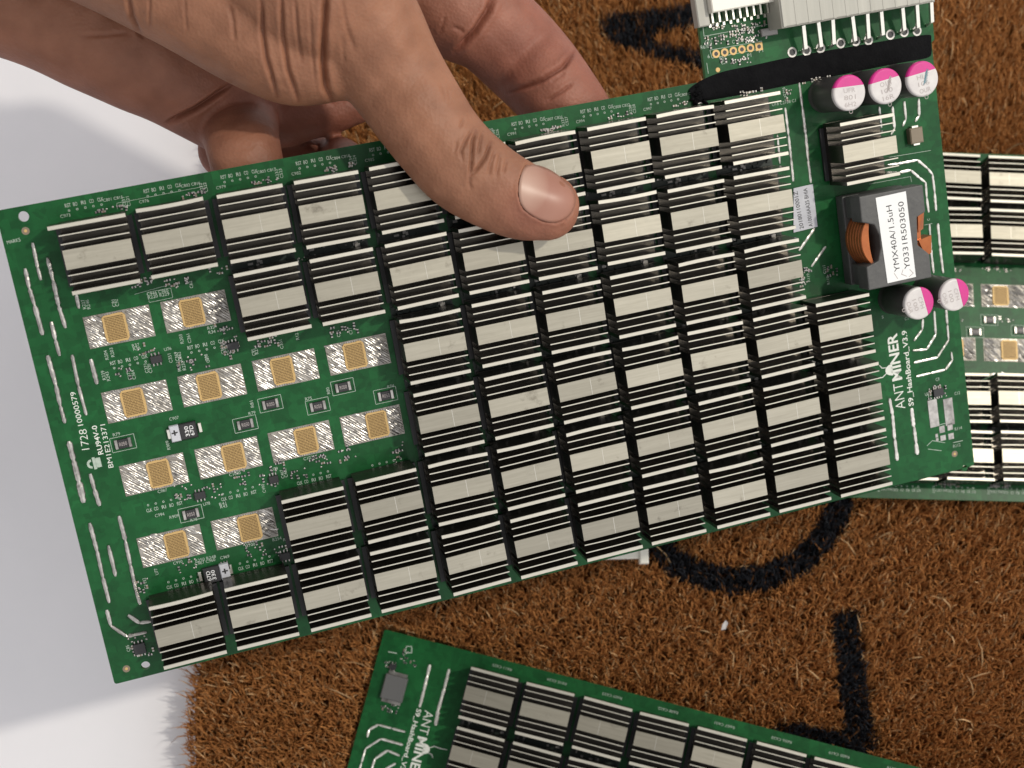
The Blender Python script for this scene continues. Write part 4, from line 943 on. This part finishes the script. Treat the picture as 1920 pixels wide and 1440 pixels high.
PP = np.array(PP); hits = np.array(hits); X_ = (PP[:, 0]-ctr[0])/50; Y_ = (PP[:, 1]-ctr[1])/50
AA = np.c_[np.ones(len(X_)), X_, Y_, X_*X_, X_*Y_, Y_*Y_, X_**3, Y_**3, X_*X_*Y_, X_*Y_*Y_]; ok_ = ~np.isnan(hits)
cf = np.linalg.lstsq(AA[ok_], hits[ok_], rcond=None)[0]; dist_ = AA@cf-.56
for (p0_, p1_, f), dd_ in zip(PP, dist_): vs.append(tuple(camv+Vector(RWC@ray(p0_, p1_)).normalized()*(dd_+.22*f**8)))
fs = [(k*NA+i, k*NA+(i+1) % NA, (k+1)*NA+(i+1) % NA, (k+1)*NA+i) for k in range(NR) for i in range(NA)]+[((i+1) % NA, i, (NR+1)*NA) for i in range(NA)]
# even the plate out
V = np.array(vs).reshape(NR+1, NA, 3)
for _ in range(0):
    V2 = V.copy(); V2[1:-1] = (V[:-2]+V[2:]+np.roll(V, 1, 1)[1:-1]+np.roll(V, -1, 1)[1:-1])/4; V2[0] = .7*V[0]+.3*(V[1]*.2+V[0].mean(0)*.8); V = V2
nm = bpy.data.meshes.new('thumbnail'); nm.from_pydata([tuple(Vector(p)*S-org) for p in V.reshape(-1, 3)]+[tuple(Vector(V[0].mean(0))*S-org)], [], fs); nm.update()
for p in nm.polygons: p.use_smooth = True
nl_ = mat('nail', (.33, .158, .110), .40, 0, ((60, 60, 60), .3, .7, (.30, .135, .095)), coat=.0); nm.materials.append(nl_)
VP = V.reshape(-1, 3); nx, ny, _ = w2px(VP); glare = np.clip(1.2-np.hypot((nx-984)/38, (ny-348)/46), 0, 1)**.7*.55  # pale reflection painted into the nail colour
glare = np.r_[glare, glare[:NA].mean()]; na_ = nm.color_attributes.new('painted_glare', 'FLOAT_COLOR', 'POINT'); na_.data.foreach_set('color', np.c_[glare, glare, glare, np.ones(len(glare))].ravel())
nt = nl_.node_tree; b = nt.nodes['Principled BSDF']; q_ = nt.nodes.new('ShaderNodeAttribute'); q_.attribute_name = 'painted_glare'; k_ = nt.nodes.new('ShaderNodeMix'); k_.data_type = 'RGBA'
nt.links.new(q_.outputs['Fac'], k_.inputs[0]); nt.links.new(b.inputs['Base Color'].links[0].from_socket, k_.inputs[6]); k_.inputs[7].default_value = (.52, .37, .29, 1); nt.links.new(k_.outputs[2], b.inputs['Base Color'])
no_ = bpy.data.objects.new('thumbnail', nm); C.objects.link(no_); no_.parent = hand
so = no_.modifiers.new('s', 'SOLIDIFY'); so.thickness = .00035; so.offset = -1

# ---------------------------------------------------------------- render settings
sc.render.engine = 'CYCLES'
sc.cycles.max_bounces = 6
